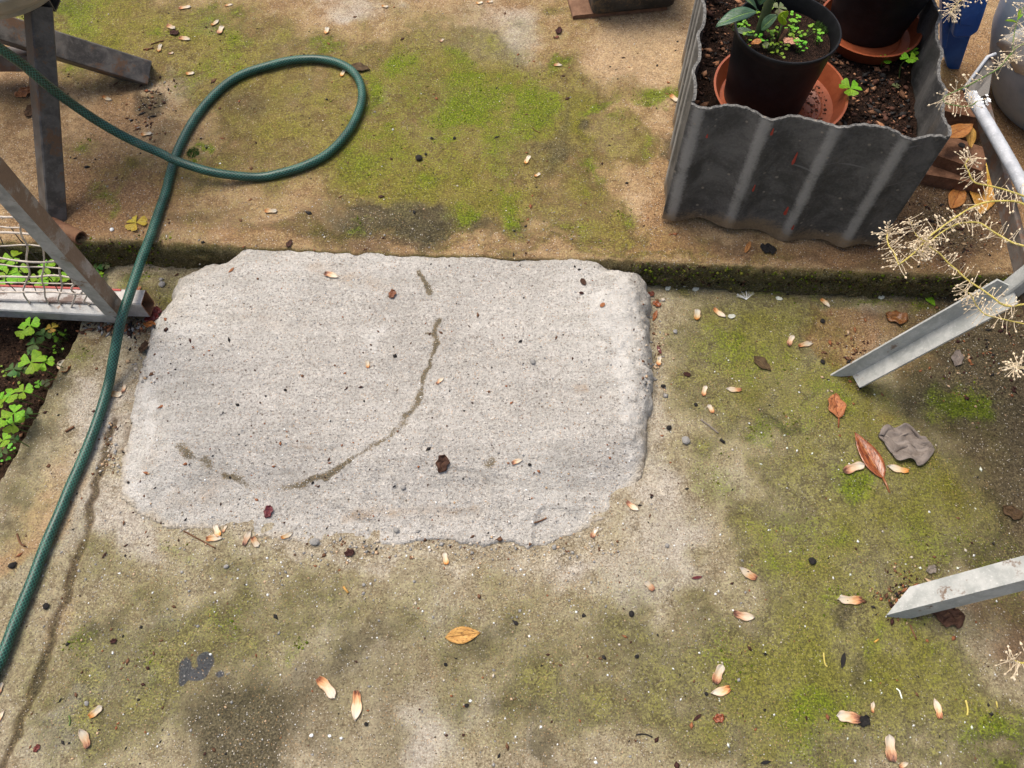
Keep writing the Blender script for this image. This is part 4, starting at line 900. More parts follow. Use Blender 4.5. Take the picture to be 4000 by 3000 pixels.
lb = MB().add(V, Fc, smooth=True).build('paper_label', M['label'], ur); so = lb.modifiers.new('t', 'SOLIDIFY'); so.thickness = .0008; so.offset = 0

# ------------------------------------------------------------------ plant bench at the right, on splayed angle iron legs
bn = thing('plant_bench', Vector((P(3310, 1475).x, P(3310, 1475).y, 0)), 'low bench with splayed zinc angle iron legs along the right edge', 'bench')
def angle_iron(name, p0, p1, fa, fb, w=.031, t=.003, cut=(0, 0), mat='angle'):
    """L profile: flange a along fa, flange b along fb, fold on the line p0-p1; the foot is cut to rest on the ground"""
    d = (p1 - p0).normalized(); a = (fa - d * fa.dot(d)).normalized(); b = (fb - d * fb.dot(d) ); b = (b - a * b.dot(a)).normalized()
    prof = [(0, 0), (w, 0), (w, t), (t, t), (t, w), (0, w)]
    V = []
    for e, p in enumerate((p0, p1)):
        for u, v in prof:
            q = p + a * u + b * v
            if e == 0: q = q + d * (cut[0] * u / w + cut[1] * v / w)
            V.append(q)
    Fc = [(0, 3, 2, 1), (0, 5, 4, 3), (6, 7, 8, 9), (6, 9, 10, 11)] + [(k, (k + 1) % 6, 6 + (k + 1) % 6, 6 + k) for k in range(6)]
    return MB().add(V, Fc).build(name, M[mat], bn)
def flanges(p0, p1, concave, turn=0.):
    """flange directions so that the L opens towards (or turns its fold to) someone standing at the paving edge"""
    d = (p1 - p0).normalized(); v = Vector(C0) - (p0 + p1) / 2; v = (v - d * v.dot(d)).normalized(); w = d.cross(v)
    if w.y > 0: w = -w                                   # w points to the near side
    v2 = (v * math.cos(turn) + w * math.sin(turn)); w2 = (w * math.cos(turn) - v * math.sin(turn)); s = 1 if concave else -1
    return (w2 + v2 * s).normalized(), (-w2 + v2 * s).normalized()
fa0 = P(3338, 1462, .006); fa1 = P(3958, 1118, .262)
fl_a, fl_b = flanges(fa0, fa1, True, .12)
angle_iron('leg', fa0, fa1, fl_a, fl_b, cut=(.012, -.030))
fb0 = P(3462, 2403, .004); fb1 = P(4000, 2266, .15)
fl_n, fl_f = flanges(fb0, fb1, False, .38)
angle_iron('leg', fb0, fb0 + (fb1 - fb0) * 2.1, fl_f, fl_n, w=.031, cut=(.042, -.004))
rail0 = P(3968, 1140, .262); rail1 = P(3800, 392, .262)
V, Fc = prism(chamfer_rect(.008, .034, .002), rail0 + Vector((.012, -.06, 0)), rail1 + Vector((.012, .0, 0)), Vector((1, 0, 0)), Vector((0, 0, 1)))
MB().add(V, Fc).build('rail', M['brown_bar'], bn)
tp = [P(3792, 372, .292), P(3880, 520, .30), P(3960, 660, .308), P(4060, 850, .315)]
V, Fc, U = tube_pts(catmull(tp, 4), .0088, 16); MB().add(V, Fc, smooth=True).build('tube_rail', M['grey_tube'], bn)
pz = .285
pp = [P(3762, 352, pz), P(3790, 392, pz), P(3862, 366, pz + .01), P(3874, 290, pz + .02), P(3888, 212, pz + .03), P(3858, 222, pz + .03)]
V = pp + [p - Vector((-.002, .001, .004)) for p in pp]; n = len(pp)
MB().add(V, [tuple(range(n)), tuple(range(2 * n - 1, n - 1, -1))] + [(k, n + k, n + (k + 1) % n, (k + 1) % n) for k in range(n)]).build('bracket_plate', M['dark_steel'], bn)
V, Fc, U = tube_pts([P(3762, 352, pz + .002), P(3858, 222, pz + .032), P(3888, 211, pz + .033)], .0028, 8); MB().add(V, Fc, smooth=True).build('bracket_edge', M['grey_tube'], bn)
# bench deck just beyond the picture, with the rear legs that carry it
DZ = .405; xd = .80
for i in range(5):
    x0 = xd + i * .075
    V, Fc = prism(chamfer_rect(.068, .018, .003), Vector((x0 + .034, -.25, DZ)), Vector((x0 + .034, .86, DZ)), Vector((1, 0, 0)), Vector((0, 0, 1)))
    MB().add(V, Fc).build('slat', M['timber'], bn)
for yb in (fa1.y, (fb0 + (fb1 - fb0) * 2.1).y):
    V, Fc = prism(chamfer_rect(.03, .03, .002), Vector((.70 if yb > .3 else .80, yb, .380 if yb > .3 else .378)), Vector((1.17, yb, .379)), Vector((0, 1, 0)), Vector((0, 0, 1)))
    MB().add(V, Fc).build('cross_bearer', M['brown_bar'], bn)
    V, Fc = prism(chamfer_rect(.03, .03, .002), Vector((1.15, yb, 0)), Vector((1.15, yb, .364)), Vector((1, 0, 0)), Vector((0, 1, 0)))
    MB().add(V, Fc).build('leg', M['brown_bar'], bn)
V, Fc = prism(chamfer_rect(.022, .022, .002), fa1 + Vector((.0, 0, -.01)), Vector((fa1.x + .02, fa1.y, .368)), Vector((1, 0, 0)), Vector((0, 1, 0)))
MB().add(V, Fc).build('leg_bracket', M['angle'], bn)
# ------------------------------------------------------------------ leaf and husk shapes
def leaf_mesh(name, wfun, L, nu=14, nv=6, fold=.25, curl=0., wob=0., seed=0, petiole=0., twist=0., wrk=0.):
    """a leaf blade along +X of length L; wfun(t) gives half width / L; folded along the midrib"""
    q = np.random.default_rng(seed); V = []; U = []; Fc = []
    ph = q.uniform(0, 6, 4)
    for i in range(nu + 1):
        t = i / nu; w = max(wfun(t), .0008) * L
        for j in range(nv + 1):
            s = 2 * j / nv - 1
            x = L * t; y = w * s; z = abs(s) * w * fold + curl * L * (t - .5) ** 2 * 4 * .25 + wob * L * (math.sin(ph[0] + 9 * t + 2 * s) * .5 + math.sin(ph[1] + 17 * t - 3 * s) * .3) * abs(s)
            z += twist * L * s * (t - .5)
            if wrk: z += wrk * L * (float(fbm(t * 1.0 + seed, s * .5, 5.0, 3, seed + 300)) * 1.2 + abs(math.sin(ph[2] + 11 * t + 4 * s + 3 * math.sin(5 * s))) * .35); y += wrk * L * .5 * math.sin(ph[3] + 14 * t); x += wrk * L * .4 * math.sin(ph[1] + 8 * s)
            V.append((x, y, z)); U.append((t, j / nv))
    for i in range(nu):
        for j in range(nv): Fc.append((i * (nv + 1) + j, (i + 1) * (nv + 1) + j, (i + 1) * (nv + 1) + j + 1, i * (nv + 1) + j + 1))
    zmin = min(v[2] for v in V); V = [(x, y, z - zmin) for x, y, z in V]
    m = MB().add(V, Fc, U, True)
    if petiole:
        z0 = V[nv // 2][2]
        Vt, Ft, Ut = tube_pts([(0.002 * L, 0, z0), (-petiole * L * .5, petiole * L * .04, z0 * .6 + .0005), (-petiole * L, petiole * L * .12, .0008)], [L * .018, L * .012, L * .012], 6)
        m.add(Vt, Ft, [(.5, .5)] * len(Vt), True)
    return m.mesh(name)
def w_ell(a, p=1.0, peak=.5): return lambda t: a * (math.sin(math.pi * (t ** (math.log(.5) / math.log(peak)))) ** p if 0 < t < 1 else 0)
def solid(o, th=.0006):
    m = o.modifiers.new('thickness', 'SOLIDIFY'); m.thickness = th; m.offset = 1; return o
def along(o, a, b, roll=0., tilt=0.):
    """lay an object (built along +X, origin at its tail) from a towards b"""
    d = b - a; yaw = math.atan2(d.y, d.x); pit = math.atan2(d.z, math.hypot(d.x, d.y))
    o.matrix_world = Matrix.Translation(a) @ Matrix.Rotation(yaw, 4, 'Z') @ Matrix.Rotation(-pit + tilt, 4, 'Y') @ Matrix.Rotation(roll, 4, 'X')
    return o
def lay(name, me, mat, x, y, ang, lenT, label, cat, group=None, dz=.0006, th=.0006, size0=1.0, roll=0., kind=None):
    """place a unit-length piece: centre x, y and turn as in the photograph (0 = pointing right, 90 = up), length in photo pixels"""
    a = math.radians(ang); hx, hy = math.cos(a) * lenT / 2, -math.sin(a) * lenT / 2
    p = G(x - hx, y - hy); q = G(x + hx, y + hy); z = max(p.z, q.z, G(x, y).z); p.z = q.z = z + dz
    if abs(G(x - hx, y - hy).z - G(x + hx, y + hy).z) > .0015:
        p = G(x - hx, y - hy, dz); q = G(x + hx, y + hy, dz)
    o = link(name, me, mat, label=label, cat=cat, group=group, kind=kind)
    along(o, p, q, roll); L = (q - p).length; o.scale = (L, L, L)
    if th: solid(o, th / max(L, 1e-3))
    return o

# unit-length husk shapes: cupped, blunt at the brown end
def husk_mesh(i):
    q = np.random.default_rng(50 + i); wd = (.19, .21, .24, .20, .27, .17)[i % 6]; V = []; U = []; Fc = []; nu, nv = 12, 6
    bend = q.uniform(-.06, .06); nick = q.uniform(.3, .9)
    for a in range(nu + 1):
        t = a / nu; w = wd * (1 - abs(2 * t - 1) ** (5 if t < .5 else 3.2)) ** .5 if 0 < t < 1 else wd * (.55 if t == 0 else .12)
        w *= .95 + .06 * math.sin(4 * t + i)
        for b in range(nv + 1):
            s = 2 * b / nv - 1; jag = (.03 * math.sin(9 * t + i * 3) if abs(s) == 1 else 0)
            V.append((t + (.05 * (1 - s * s) if a == nu else 0), (w + jag * (t > .3)) * s + bend * math.sin(math.pi * t), (s * s) * wd * .42 + .10 * (t - .5) ** 2 + (.05 if t < .05 else 0))); U.append((t, b / nv))
    for a in range(nu):
        for b in range(nv): Fc.append((a * (nv + 1) + b, (a + 1) * (nv + 1) + b, (a + 1) * (nv + 1) + b + 1, a * (nv + 1) + b + 1))
    return MB().add(V, Fc, U, True).mesh('seed_husk')
HUSK = [husk_mesh(i) for i in range(6)]
HL = [  # x, y, direction from brown end to pale end, length, label
 (723, 33, 10, 48, 'pale seed husk nearest the stand near the top edge'), (895, 22, 12, 32, 'thin cream husk at the top edge left of the middle'), (669, 108, -25, 34, 'white husk lying left of two cream husks up left'),
 (841, 91, 40, 36, 'squarish cream husk, upper one of a close pair up left'), (863, 121, 65, 34, 'cream husk with a brown stripe, lower one of a close pair up left'), (722, 155, -8, 46, 'orange red husk beside a dark curled bit up left'),
 (626, 190, 75, 32, 'curled tan husk above the end of the steel leg'), (668, 210, 15, 22, 'small cream flake right above the end of the steel leg'), (744, 289, 5, 32, 'tan husk between the steel leg end and the hose loop'),
 (420, 386, -25, 36, 'tan husk between the steel legs under the raised hose'), (574, 527, 8, 42, 'curled brown husk beneath the raised hose before it crosses itself'), (1276, 122, 75, 26, 'oval cream husk above the top of the hose loop'),
 (1341, 288, 60, 32, 'orange tinged husk tucked against the top right of the hose loop'), (1726, 160, 40, 18, 'tiny square cream flake on the upper terrace'), (1873, 13, 10, 26, 'tan husk at the top edge left of its paler neighbour'),
 (1914, 9, 5, 24, 'pale flake at the top edge right of a tan husk'), (1504, 27, -10, 26, 'dull tan flake near the top edge on pale concrete'), (2179, 257, 0, 34, 'long white husk at the corner of the bare sandy patch'),
 (2061, 626, 60, 36, 'cream square ended husk alone in the moss on the terrace'), (2099, 685, 30, 26, 'orange tan husk just below a cream square one on the terrace'), (2633, 387, -40, 40, 'orange husk in bright moss left of the planter'),
 (253, 1439, 130, 46, 'orange husk on the paving edge beside the clover bed'), (1059, 827, 0, 48, 'orange red husk on the terrace below the hose loop'), (1294, 1078, -15, 56, 'large tan husk near the back of the concrete ramp'),
 (1436, 1424, 95, 30, 'small orange husk in the middle of the concrete ramp'), (1719, 1490, 40, 38, 'orange brown husk beside the mossy crack on the ramp'), (2721, 1231, 85, 42, 'upright blunt orange cream husk on moss right of the ramp'),
 (2810, 1224, -35, 56, 'long orange brown husk touching white fluff near the step'), (2574, 1412, 80, 36, 'bright orange husk at the right flank of the ramp'), (3222, 1186, -40, 46, 'plump cream husk close under the terrace step'),
 (3088, 1333, 65, 46, 'upright husk, left one of a pair on the moss'), (3145, 1349, 12, 58, 'flat lying husk, right one of a pair on the moss'), (455, 1541, -8, 46, 'brown husk under the hose edge, lower one of a crossed pair'),
 (484, 1519, 75, 34, 'upright husk by the hose, upper one of a crossed pair'), (850, 2074, 110, 48, 'upright orange husk in the trio at the ramp front'), (838, 2106, 5, 62, 'flat pale husk below the upright ones at the ramp front'),
 (878, 2068, 60, 32, 'small brown husk right in the trio at the ramp front'), (967, 2104, 65, 66, 'long white husk beside an orange flake at the ramp front'), (999, 2118, -60, 44, 'orange flake right of the long white husk at the ramp front'),
 (1122, 2092, 25, 50, 'honey coloured husk on the front edge of the ramp'), (1741, 2183, 100, 48, 'glossy brown husk in front of the ramp middle'), (2020, 1805, 20, 44, 'broken husk with brown base on the ramp right of the dry leaf scrap'),
 (2752, 1529, 75, 42, 'husk with brown side, upper left of three near the wash stain'), (2866, 1522, 175, 60, 'white and orange husk lying flat right of the ramp'), (2775, 1599, 120, 38, 'small pale husk above a dark twig right of the ramp'),
 (2470, 1977, -35, 58, 'cupped orange husk at the lower right corner of the ramp'), (2321, 2083, 60, 44, 'rounded cream husk on the front right edge of the ramp'), (2921, 2240, 145, 78, 'slanting cream husk on the moss below the wash stain'),
 (3332, 1832, 20, 84, 'striped orange husk under the tip of the glossy leaf'), (3506, 1832, 165, 84, 'cream husk pointing away right of the glossy leaf'), (376, 2780, 40, 66, 'pointed orange husk near the lower left corner'),
 (330, 2886, 115, 80, 'broad cream husk with a burnt base in the lower left corner'), (3, 2690, 70, 50, 'pale husk cut by the left edge'), (5, 2800, 60, 50, 'orange husk cut by the left edge near the bottom'),
 (1276, 2688, -50, 100, 'torn orange and white husk left of the long one at the bottom'), (1391, 2756, -92, 116, 'longest straight husk, half orange half white, at the bottom'), (2536, 2291, 135, 50, 'orange husk on the pale wash stain'),
 (2904, 2404, -12, 84, 'blue white husk with an orange keel on the lower right moss'), (2805, 2634, 68, 78, 'tall orange husk above another in the lower right moss'), (2814, 2698, 195, 74, 'flat husk with a burnt end just below the tall orange one'),
 (3319, 2343, 178, 92, 'bright white and orange husk left of the front bench leg'), (3409, 2763, 85, 44, 'small round orange husk at the lower right'), (3312, 2804, 170, 88, 'torn husk beside a black scrap at the lower right'),
 (3658, 2770, 105, 80, 'dark striped husk toward the lower right corner'), (3475, 2924, 95, 104, 'large pale husk at the bottom right'), (3529, 2990, 30, 40, 'grey white husk cut by the bottom edge at right')]
for i, (x, y, a, l, lab) in enumerate(HL):
    lay('seed_husk', HUSK[i * 5 % 6] if l > 30 else HUSK[4], M['husk'], x, y, a, l, lab, 'husk', 'seed husks scattered over the yard', .0002, .0005)

# ------------------------------------------------------------------ fallen leaves
lance = lambda a: w_ell(a, .9, .45)
LM = {'ovate': leaf_mesh('leaf', w_ell(.235, .9, .46), 1, 16, 8, .22, .12, .03, 1), 'lance': leaf_mesh('leaf', w_ell(.19, .95, .42), 1, 18, 8, .25, .10, .01, 2, petiole=.26),
      'round': leaf_mesh('leaf', w_ell(.33, .75, .5), 1, 18, 10, .35, .3, .06, 3, petiole=.35, wrk=.05), 'crumple': leaf_mesh('leaf', w_ell(.40, .5, .5), 1, 34, 24, .10, .08, .03, 4, wrk=.13),
      'scrap': leaf_mesh('leaf', w_ell(.36, .45, .55), 1, 12, 10, .25, .3, .10, 5, wrk=.12), 'dark': leaf_mesh('leaf', w_ell(.27, .8, .45), 1, 16, 10, .25, .1, .05, 6, wrk=.06), 'chip': leaf_mesh('leaf', w_ell(.30, .4, .5), 1, 5, 4, .3, .3, .1, 7), 'long': leaf_mesh('leaf', w_ell(.15, .8, .5), 1, 10, 4, .3, .2, .03, 8)}
LV = [('lance', 'leaf_orange', 3392, 1782, 122, 214, 'glossy orange brown leaf lying on the grey withered leaf\'s left side', 'fallen leaf'),
 ('ovate', 'leaf_tan', 1808, 2482, 8, 140, 'single brown lance leaf on the paving before the ramp', 'fallen leaf'), ('round', 'leaf_tan', 3264, 1590, 100, 96, 'dry tan leaf with dark cracks and a stalk', 'fallen leaf'),
 ('crumple', 'leaf_grey', 3535, 1740, -15, 205, 'crumpled grey withered leaf right of the glossy leaf', 'fallen leaf'), ('dark', 'leaf_brown', 2976, 1423, -38, 84, 'flat dark brown leaf on the moss right of the ramp', 'fallen leaf'),
 ('scrap', 'leaf_brown', 1730, 1812, 75, 70, 'torn brown leaf scrap on the ramp', 'fallen leaf'), ('scrap', 'leaf_red', 1050, 2000, 70, 50, 'dark red leaf scrap on the left front of the ramp', 'fallen leaf'),
 ('scrap', 'leaf_brown', 1366, 2161, 10, 40, 'small brown scrap just below the ramp front crack', 'fallen leaf'), ('dark', 'leaf_brown', 1408, 268, -12, 76, 'rough dark leaf pinned under the hose loop', 'fallen leaf'),
 ('scrap', 'leaf_red', 3500, 1245, -15, 86, 'red brown curled leaf above the rear bench leg', 'fallen leaf'), ('ovate', 'clover', 3630, 1172, -50, 66, 'small fresh green leaf under the terrace step', 'fallen leaf'),
 ('dark', 'leaf_grey', 3737, 1401, 80, 66, 'grey oval leaf in the dark soil by the rear bench leg', 'fallen leaf'), ('crumple', 'leaf_brown', 3700, 2405, -8, 120, 'crinkled brown leaf under the front bench leg', 'fallen leaf'),
 ('scrap', 'leaf_brown', 3950, 2005, -30, 84, 'dark crumpled leaf near the right edge', 'fallen leaf'), ('scrap', 'char', 3373, 2817, 35, 48, 'black leaf scrap beside a torn husk', 'fallen leaf'),
 ('crumple', 'leaf_red', 600, 1232, 60, 66, 'rotting brown leaf wedged at the open rail end', 'fallen leaf'), ('long', 'leaf_orange', 588, 1270, -8, 48, 'orange leaf strip beside the rotting leaf at the ramp', 'fallen leaf'),
 ('chip', 'leaf_orange', 543, 1131, 50, 28, 'orange flake behind the hose above the rail', 'fallen leaf'), ('scrap', 'leaf_brown', 568, 1358, 40, 44, 'brown leaf piece against the left side of the ramp', 'fallen leaf'),
 ('scrap', 'leaf_red', 1533, 1152, 60, 36, 'small rusty scrap left of the upper mossy crack', 'fallen leaf'), ('chip', 'leaf_brown', 2278, 1103, -60, 32, 'purple black flake at the back right of the ramp', 'fallen leaf'),
 ('chip', 'leaf_brown', 2271, 1146, -10, 20, 'small black flake below the purple black one on the ramp', 'fallen leaf'), ('chip', 'leaf_tan', 2353, 1193, 40, 24, 'little brown flake near the right flank of the ramp', 'fallen leaf'),
 ('scrap', 'leaf_brown', 2683, 1464, -20, 28, 'dark brown flake right of the orange husk by the ramp', 'fallen leaf'), ('long', 'leaf_red', 2574, 1368, -65, 40, 'dark red sliver above the orange husk by the ramp', 'fallen leaf'),
 ('scrap', 'leaf_red', 2541, 1152, 15, 30, 'brown leaf tip at the rear right corner of the ramp', 'fallen leaf'), ('scrap', 'leaf_orange', 2565, 1190, -30, 34, 'orange brown leaf bit by the ramp rear corner', 'fallen leaf'), ('long', 'leaf_orange', 2558, 1235, 70, 46, 'orange sliver in the rubble at the ramp right flank', 'fallen leaf'),
 ('dark', 'leaf_brown', 1131, 953, 60, 36, 'dark folded leaf with straw at the back edge of the ramp', 'fallen leaf'), ('long', 'char', 3292, 2580, 80, 64, 'black charred strip in the lower right moss', 'fallen leaf'),
 ('long', 'leaf_brown', 2723, 2803, 40, 42, 'brown bark strip in the lower right', 'fallen leaf'), ('scrap', 'leaf_orange', 2806, 2806, 10, 44, 'rusty crumbling leaf beside the brown bark strip', 'fallen leaf'),
 ('long', 'char', 2990, 2978, 10, 44, 'black scrap at the bottom edge', 'fallen leaf'), ('long', 'leaf_red', 2722, 2257, 8, 42, 'dark red sliver below the wash stain', 'fallen leaf'), ('scrap', 'leaf_grey', 3636, 2226, 20, 40, 'pale brown leaf bit beside the front bench leg', 'fallen leaf'),
 ('scrap', 'leaf_brown', 683, 132, -10, 36, 'dark curled bit near the orange red husk up left', 'fallen leaf'), ('crumple', 'leaf_tan', 100, 365, 30, 70, 'straw coloured leaf shreds behind the steel leg', 'fallen leaf'), ('scrap', 'leaf_brown', 122, 440, 60, 50, 'black leaf behind the steel leg', 'fallen leaf'),
 ('scrap', 'leaf_brown', 445, 2505, 10, 28, 'dark brown flake right of the paving joint', 'fallen leaf'), ('long', 'leaf_brown', 409, 2169, 55, 32, 'brown flake above the joint near the ramp', 'fallen leaf'), ('scrap', 'leaf_red', 146, 2923, 50, 36, 'dark red flake in the lower left corner', 'fallen leaf'),
 ('long', 'leaf_tan', 905, 1043 + 14, 40, 30, 'tiny tan flake near the left back of the ramp', 'fallen leaf'), ('dark', 'leaf_brown', 2183, 122, 70, 32, 'dark curved pod on the terrace left of the sandy patch', 'fallen leaf'), ('chip', 'leaf_red', 2176, 147, 20, 16, 'small red brown crumb below the curved pod', 'fallen leaf'),
 ('long', 'leaf_tan', 2920, 968, 65, 52, 'orange brown strip below the planter front', 'fallen leaf'), ('crumple', 'char', 3000, 975, -10, 60, 'black crumpled scrap below the planter front', 'fallen leaf'),
 ('ovate', 'leaf_yellow', 3735, 775, 65, 100, 'pale orange leaf lying right of the planter on the terrace', 'fallen leaf'), ('ovate', 'leaf_yellow', 3835, 760, -95, 170, 'long yellow leaf pointing down beside the bench rail', 'fallen leaf'), ('ovate', 'leaf_yellow', 3822, 680, 80, 140, 'broad yellow leaf behind the dried flowers', 'fallen leaf')]
for s, mt, x, y, a, l, lab, cat in LV:
    lay('fallen_leaf', LM[s], M[mt], x, y, a, l, lab, cat, 'fallen leaves on the ground', .0006, .0007)
# two leaves resting on the bricks
for s, x, y, a, l, z, lab in (('ovate', 3745, 515, 25, 120, .152, 'yellow brown leaf resting on the brick behind the planter corner'), ('ovate', 3790, 535, -88, 90, .150, 'orange leaf hanging between the bricks and the rail')):
    o = link('fallen_leaf', LM[s], M['leaf_yellow'], label=lab, cat='fallen leaf', group='fallen leaves on the ground')
    ca = math.radians(a); p = P(x - math.cos(ca) * l / 2, y + math.sin(ca) * l / 2, z); q = P(x + math.cos(ca) * l / 2, y - math.sin(ca) * l / 2, z - (.02 if a < -80 else 0))
    along(o, p, q); L = (q - p).length; o.scale = (L, L, L); solid(o, .0007 / L)

# ------------------------------------------------------------------ clover
def heart(name='leaflet'):
    """one heart shaped leaflet of unit length, notch at the outer end, folded on its midrib"""
    V = []; U = []; Fc = []; nu, nv = 8, 6
    for i in range(nu + 1):
        t = i / nu; w = .58 * math.sin(math.pi * (.82 * t ** 1.35)) ** .9 if t > 0 else .02
        for j in range(nv + 1):
            s = 2 * j / nv - 1; x = t * (1 - .26 * (1 - abs(s)) ** 1.3 * t * t); xx = x - .20 * t ** 4 * max(0, abs(s) - .55) / .45
            V.append((xx, w * s, .20 * abs(s) * w + .10 * t - .14 * t * t)); U.append((t, j / nv))
    for i in range(nu):
        for j in range(nv): Fc.append((i * (nv + 1) + j, (i + 1) * (nv + 1) + j, (i + 1) * (nv + 1) + j + 1, i * (nv + 1) + j + 1))
    return MB().add(V, Fc, U, True).mesh(name)
HEART = {k: heart() for k in ('clover', 'clover_dark', 'clover_purple', 'clover_yellow', 'seedling')}
for k, me in HEART.items(): me.materials.append(M[k])
def clover(x, y, z, size, rot, mat, label, root=None, stem=True, tilt=.0, n=3, group='clover plants'):
    """size: photo pixels from the centre to a leaflet tip; z: height of the leaf"""
    c = P(x, y, z); L = size * (c - Vector(C0)).length / F
    r = Vector(root) if root is not None else Vector((c.x + .008, c.y + .012, hz(c.x + .008, c.y + .012) - .002))
    t = thing('clover_plant', r, label, 'clover', group)
    q = np.random.default_rng(int(x * 7 + y))
    for k in range(n):
        a = rot + 2 * math.pi * k / n + q.uniform(-.12, .12)
        o = link('leaflet', HEART[mat], None, t); s = L * q.uniform(.88, 1.1)
        mw = Matrix.Translation(c) @ Matrix.Rotation(tilt, 4, Vector((math.cos(rot), math.sin(rot), 0))) @ Matrix.Rotation(a, 4, 'Z') @ Matrix.Rotation(q.uniform(-.12, .22), 4, 'Y') @ Matrix.Rotation(q.uniform(-.15, .15), 4, 'X') @ Matrix.Diagonal((s, s, s, 1))
        o.matrix_parent_inverse = Matrix.Identity(4); o.matrix_basis = Matrix.Translation(-t.location) @ mw
    if stem:
        mid = (r + c) / 2 + Vector((q.uniform(-.006, .006), q.uniform(-.006, .006), .004))
        V, Fc, U = tube_pts(catmull([r, mid, c], 4), .0007 + L * .012, 6); MB().add(V, Fc, smooth=True).build('stem', M['stem_green'], t)
    return t
CL = [(117, 1272, .035, 40, .5, 'clover', 'bright lime clover leaf just below the frame rail'), (96, 1290, .025, 34, 2.1, 'clover', 'lime clover leaf half hidden under the brightest one below the rail'), (172, 1312, .01, 30, .2, 'clover_dark', 'dull dark clover leaf right of the bright lime one'),
 (202, 1281, .012, 22, .9, 'clover_yellow', 'small yellowing clover leaf below the rail'), (136, 1342, .012, 30, .6, 'clover_dark', 'dusty green clover in the middle of the bed'), (123, 1372, .01, 20, 1.3, 'clover_dark', 'small pale clover leaf above the largest clover'),
 (121, 1416, .04, 50, .95, 'clover', 'largest bright clover leaf in the soil bed'), (174, 1416, .035, 32, 0.2, 'clover', 'medium clover leaf right of the largest one'), (53, 1442, .02, 32, .6, 'clover_dark', 'bluish clover leaf with dew left of the largest one'), (80, 1448, .015, 24, .0, 'clover_dark', 'small dark clover leaf tucked below the largest one'),
 (150, 1499, .005, 18, .3, 'seedling', 'tiny round leaved clover near the paving edge'), (180, 1494, .005, 17, 1.2, 'clover_purple', 'tiny pale clover closest to the paving edge'), (93, 1530, .03, 34, .5, 'clover', 'clover leaf in the low cluster nearest the paving'), (34, 1548, .03, 36, 1.5, 'clover', 'dewy clover leaf left in the low cluster'),
 (8, 1560, .03, 34, .2, 'clover', 'clover leaf cut by the left edge above the large pair'), (55, 1614, .04, 38, 1.57, 'clover', 'upper clover leaf of the large overlapping pair'), (52, 1652, .025, 46, .6, 'clover', 'lower deep green clover leaf of the large overlapping pair'), (100, 1615, .02, 24, .8, 'clover_dark', 'narrow grey green clover leaf leaning toward the paving'),
 (4, 1636, .05, 40, .9, 'clover', 'lime clover leaf cut by the left edge beside the large pair'), (12, 1720, .05, 32, 1.2, 'clover', 'lime clover leaf low at the left edge'), (57, 1714, 0., 18, .4, 'clover_dark', 'small dark clover by the orange leaf'), (6, 1768, .0, 22, .4, 'clover_dark', 'lowest dark clover at the left edge'),
 (100, 935, .05, 36, .2, 'clover', 'bright clover leaf high behind the netting'), (45, 1007, .05, 38, 1.2, 'clover', 'clover leaf in the bright clump behind the netting'), (28, 1030, .045, 34, .2, 'clover', 'left clover leaf in the clump behind the netting'), (72, 1064, .045, 42, .7, 'clover', 'low clover leaf in the clump behind the netting'),
 (20, 1090, .045, 44, .1, 'clover', 'clover leaf touching the rail at the left edge'), (181, 1041, .045, 34, .5, 'clover', 'clover leaf behind the netting below the stay'), (150, 1094, .05, 36, .9, 'clover', 'clover leaf just above the rear rail'), (190, 1090, .05, 28, .1, 'clover', 'clover leaf at the rear rail under the stay'),
 (246, 1083, .045, 30, 1.4, 'clover', 'clover leaf half hidden behind the stay'), (310, 992, .03, 26, 1.2, 'clover', 'clover leaf peeping out above the stay'), (378, 1048, .01, 26, .4, 'clover_dark', 'dewy clover at the foot of the terrace step'), (412, 1036, .01, 18, 1.3, 'clover_purple', 'small reddish clover beside the dewy one at the step'), (388, 1077, .01, 20, 1.0, 'clover', 'small clover leaf standing between stay and paving')]
for x, y, z, s, r, mt, lab in CL: clover(x, y, z, s, r, mt, lab)
clover(531, 870, ST + .003, 40, .25, 'clover_yellow', 'fallen yellow clover leaf lying on the terrace by the hose', root=P(531, 870, ST), stem=False, group='fallen clover leaf')
def soilz(x, y): return SZ + (float(fbm(x, y, 18, 3, 201)) - .5) * .022
for x, y, dz, s, r, mt, lab in ((3322, 345, .045, 46, .35, 'clover', 'large bright clover in the planter right of the front pot'), (3455, 232, .02, 26, .7, 'clover', 'clover with round leaves below the rear saucer'), (3553, 228, .04, 32, .4, 'clover', 'clover standing tall against the planter side'),
                                (3570, 200, .025, 22, 1.2, 'clover', 'clover just behind the tall one at the planter side'), (3568, 174, .01, 18, .1, 'seedling', 'small clover near the rear saucer edge'), (3562, 143, .01, 16, .7, 'seedling', 'tiny clover beside the rear saucer rim'), (3197, 271, .006, 14, .7, 'seedling', 'tiny clover between pot and soil chips'), (3500, 335, .004, 15, .5, 'clover_purple', 'tiny purple clover on the planter soil')):
    c = P(x, y, SZ + dz); clover(x, y, SZ + dz, s, r, mt, lab, root=(c.x + .003, c.y + .003, soilz(c.x, c.y) - .003), group='clover in the planter box')

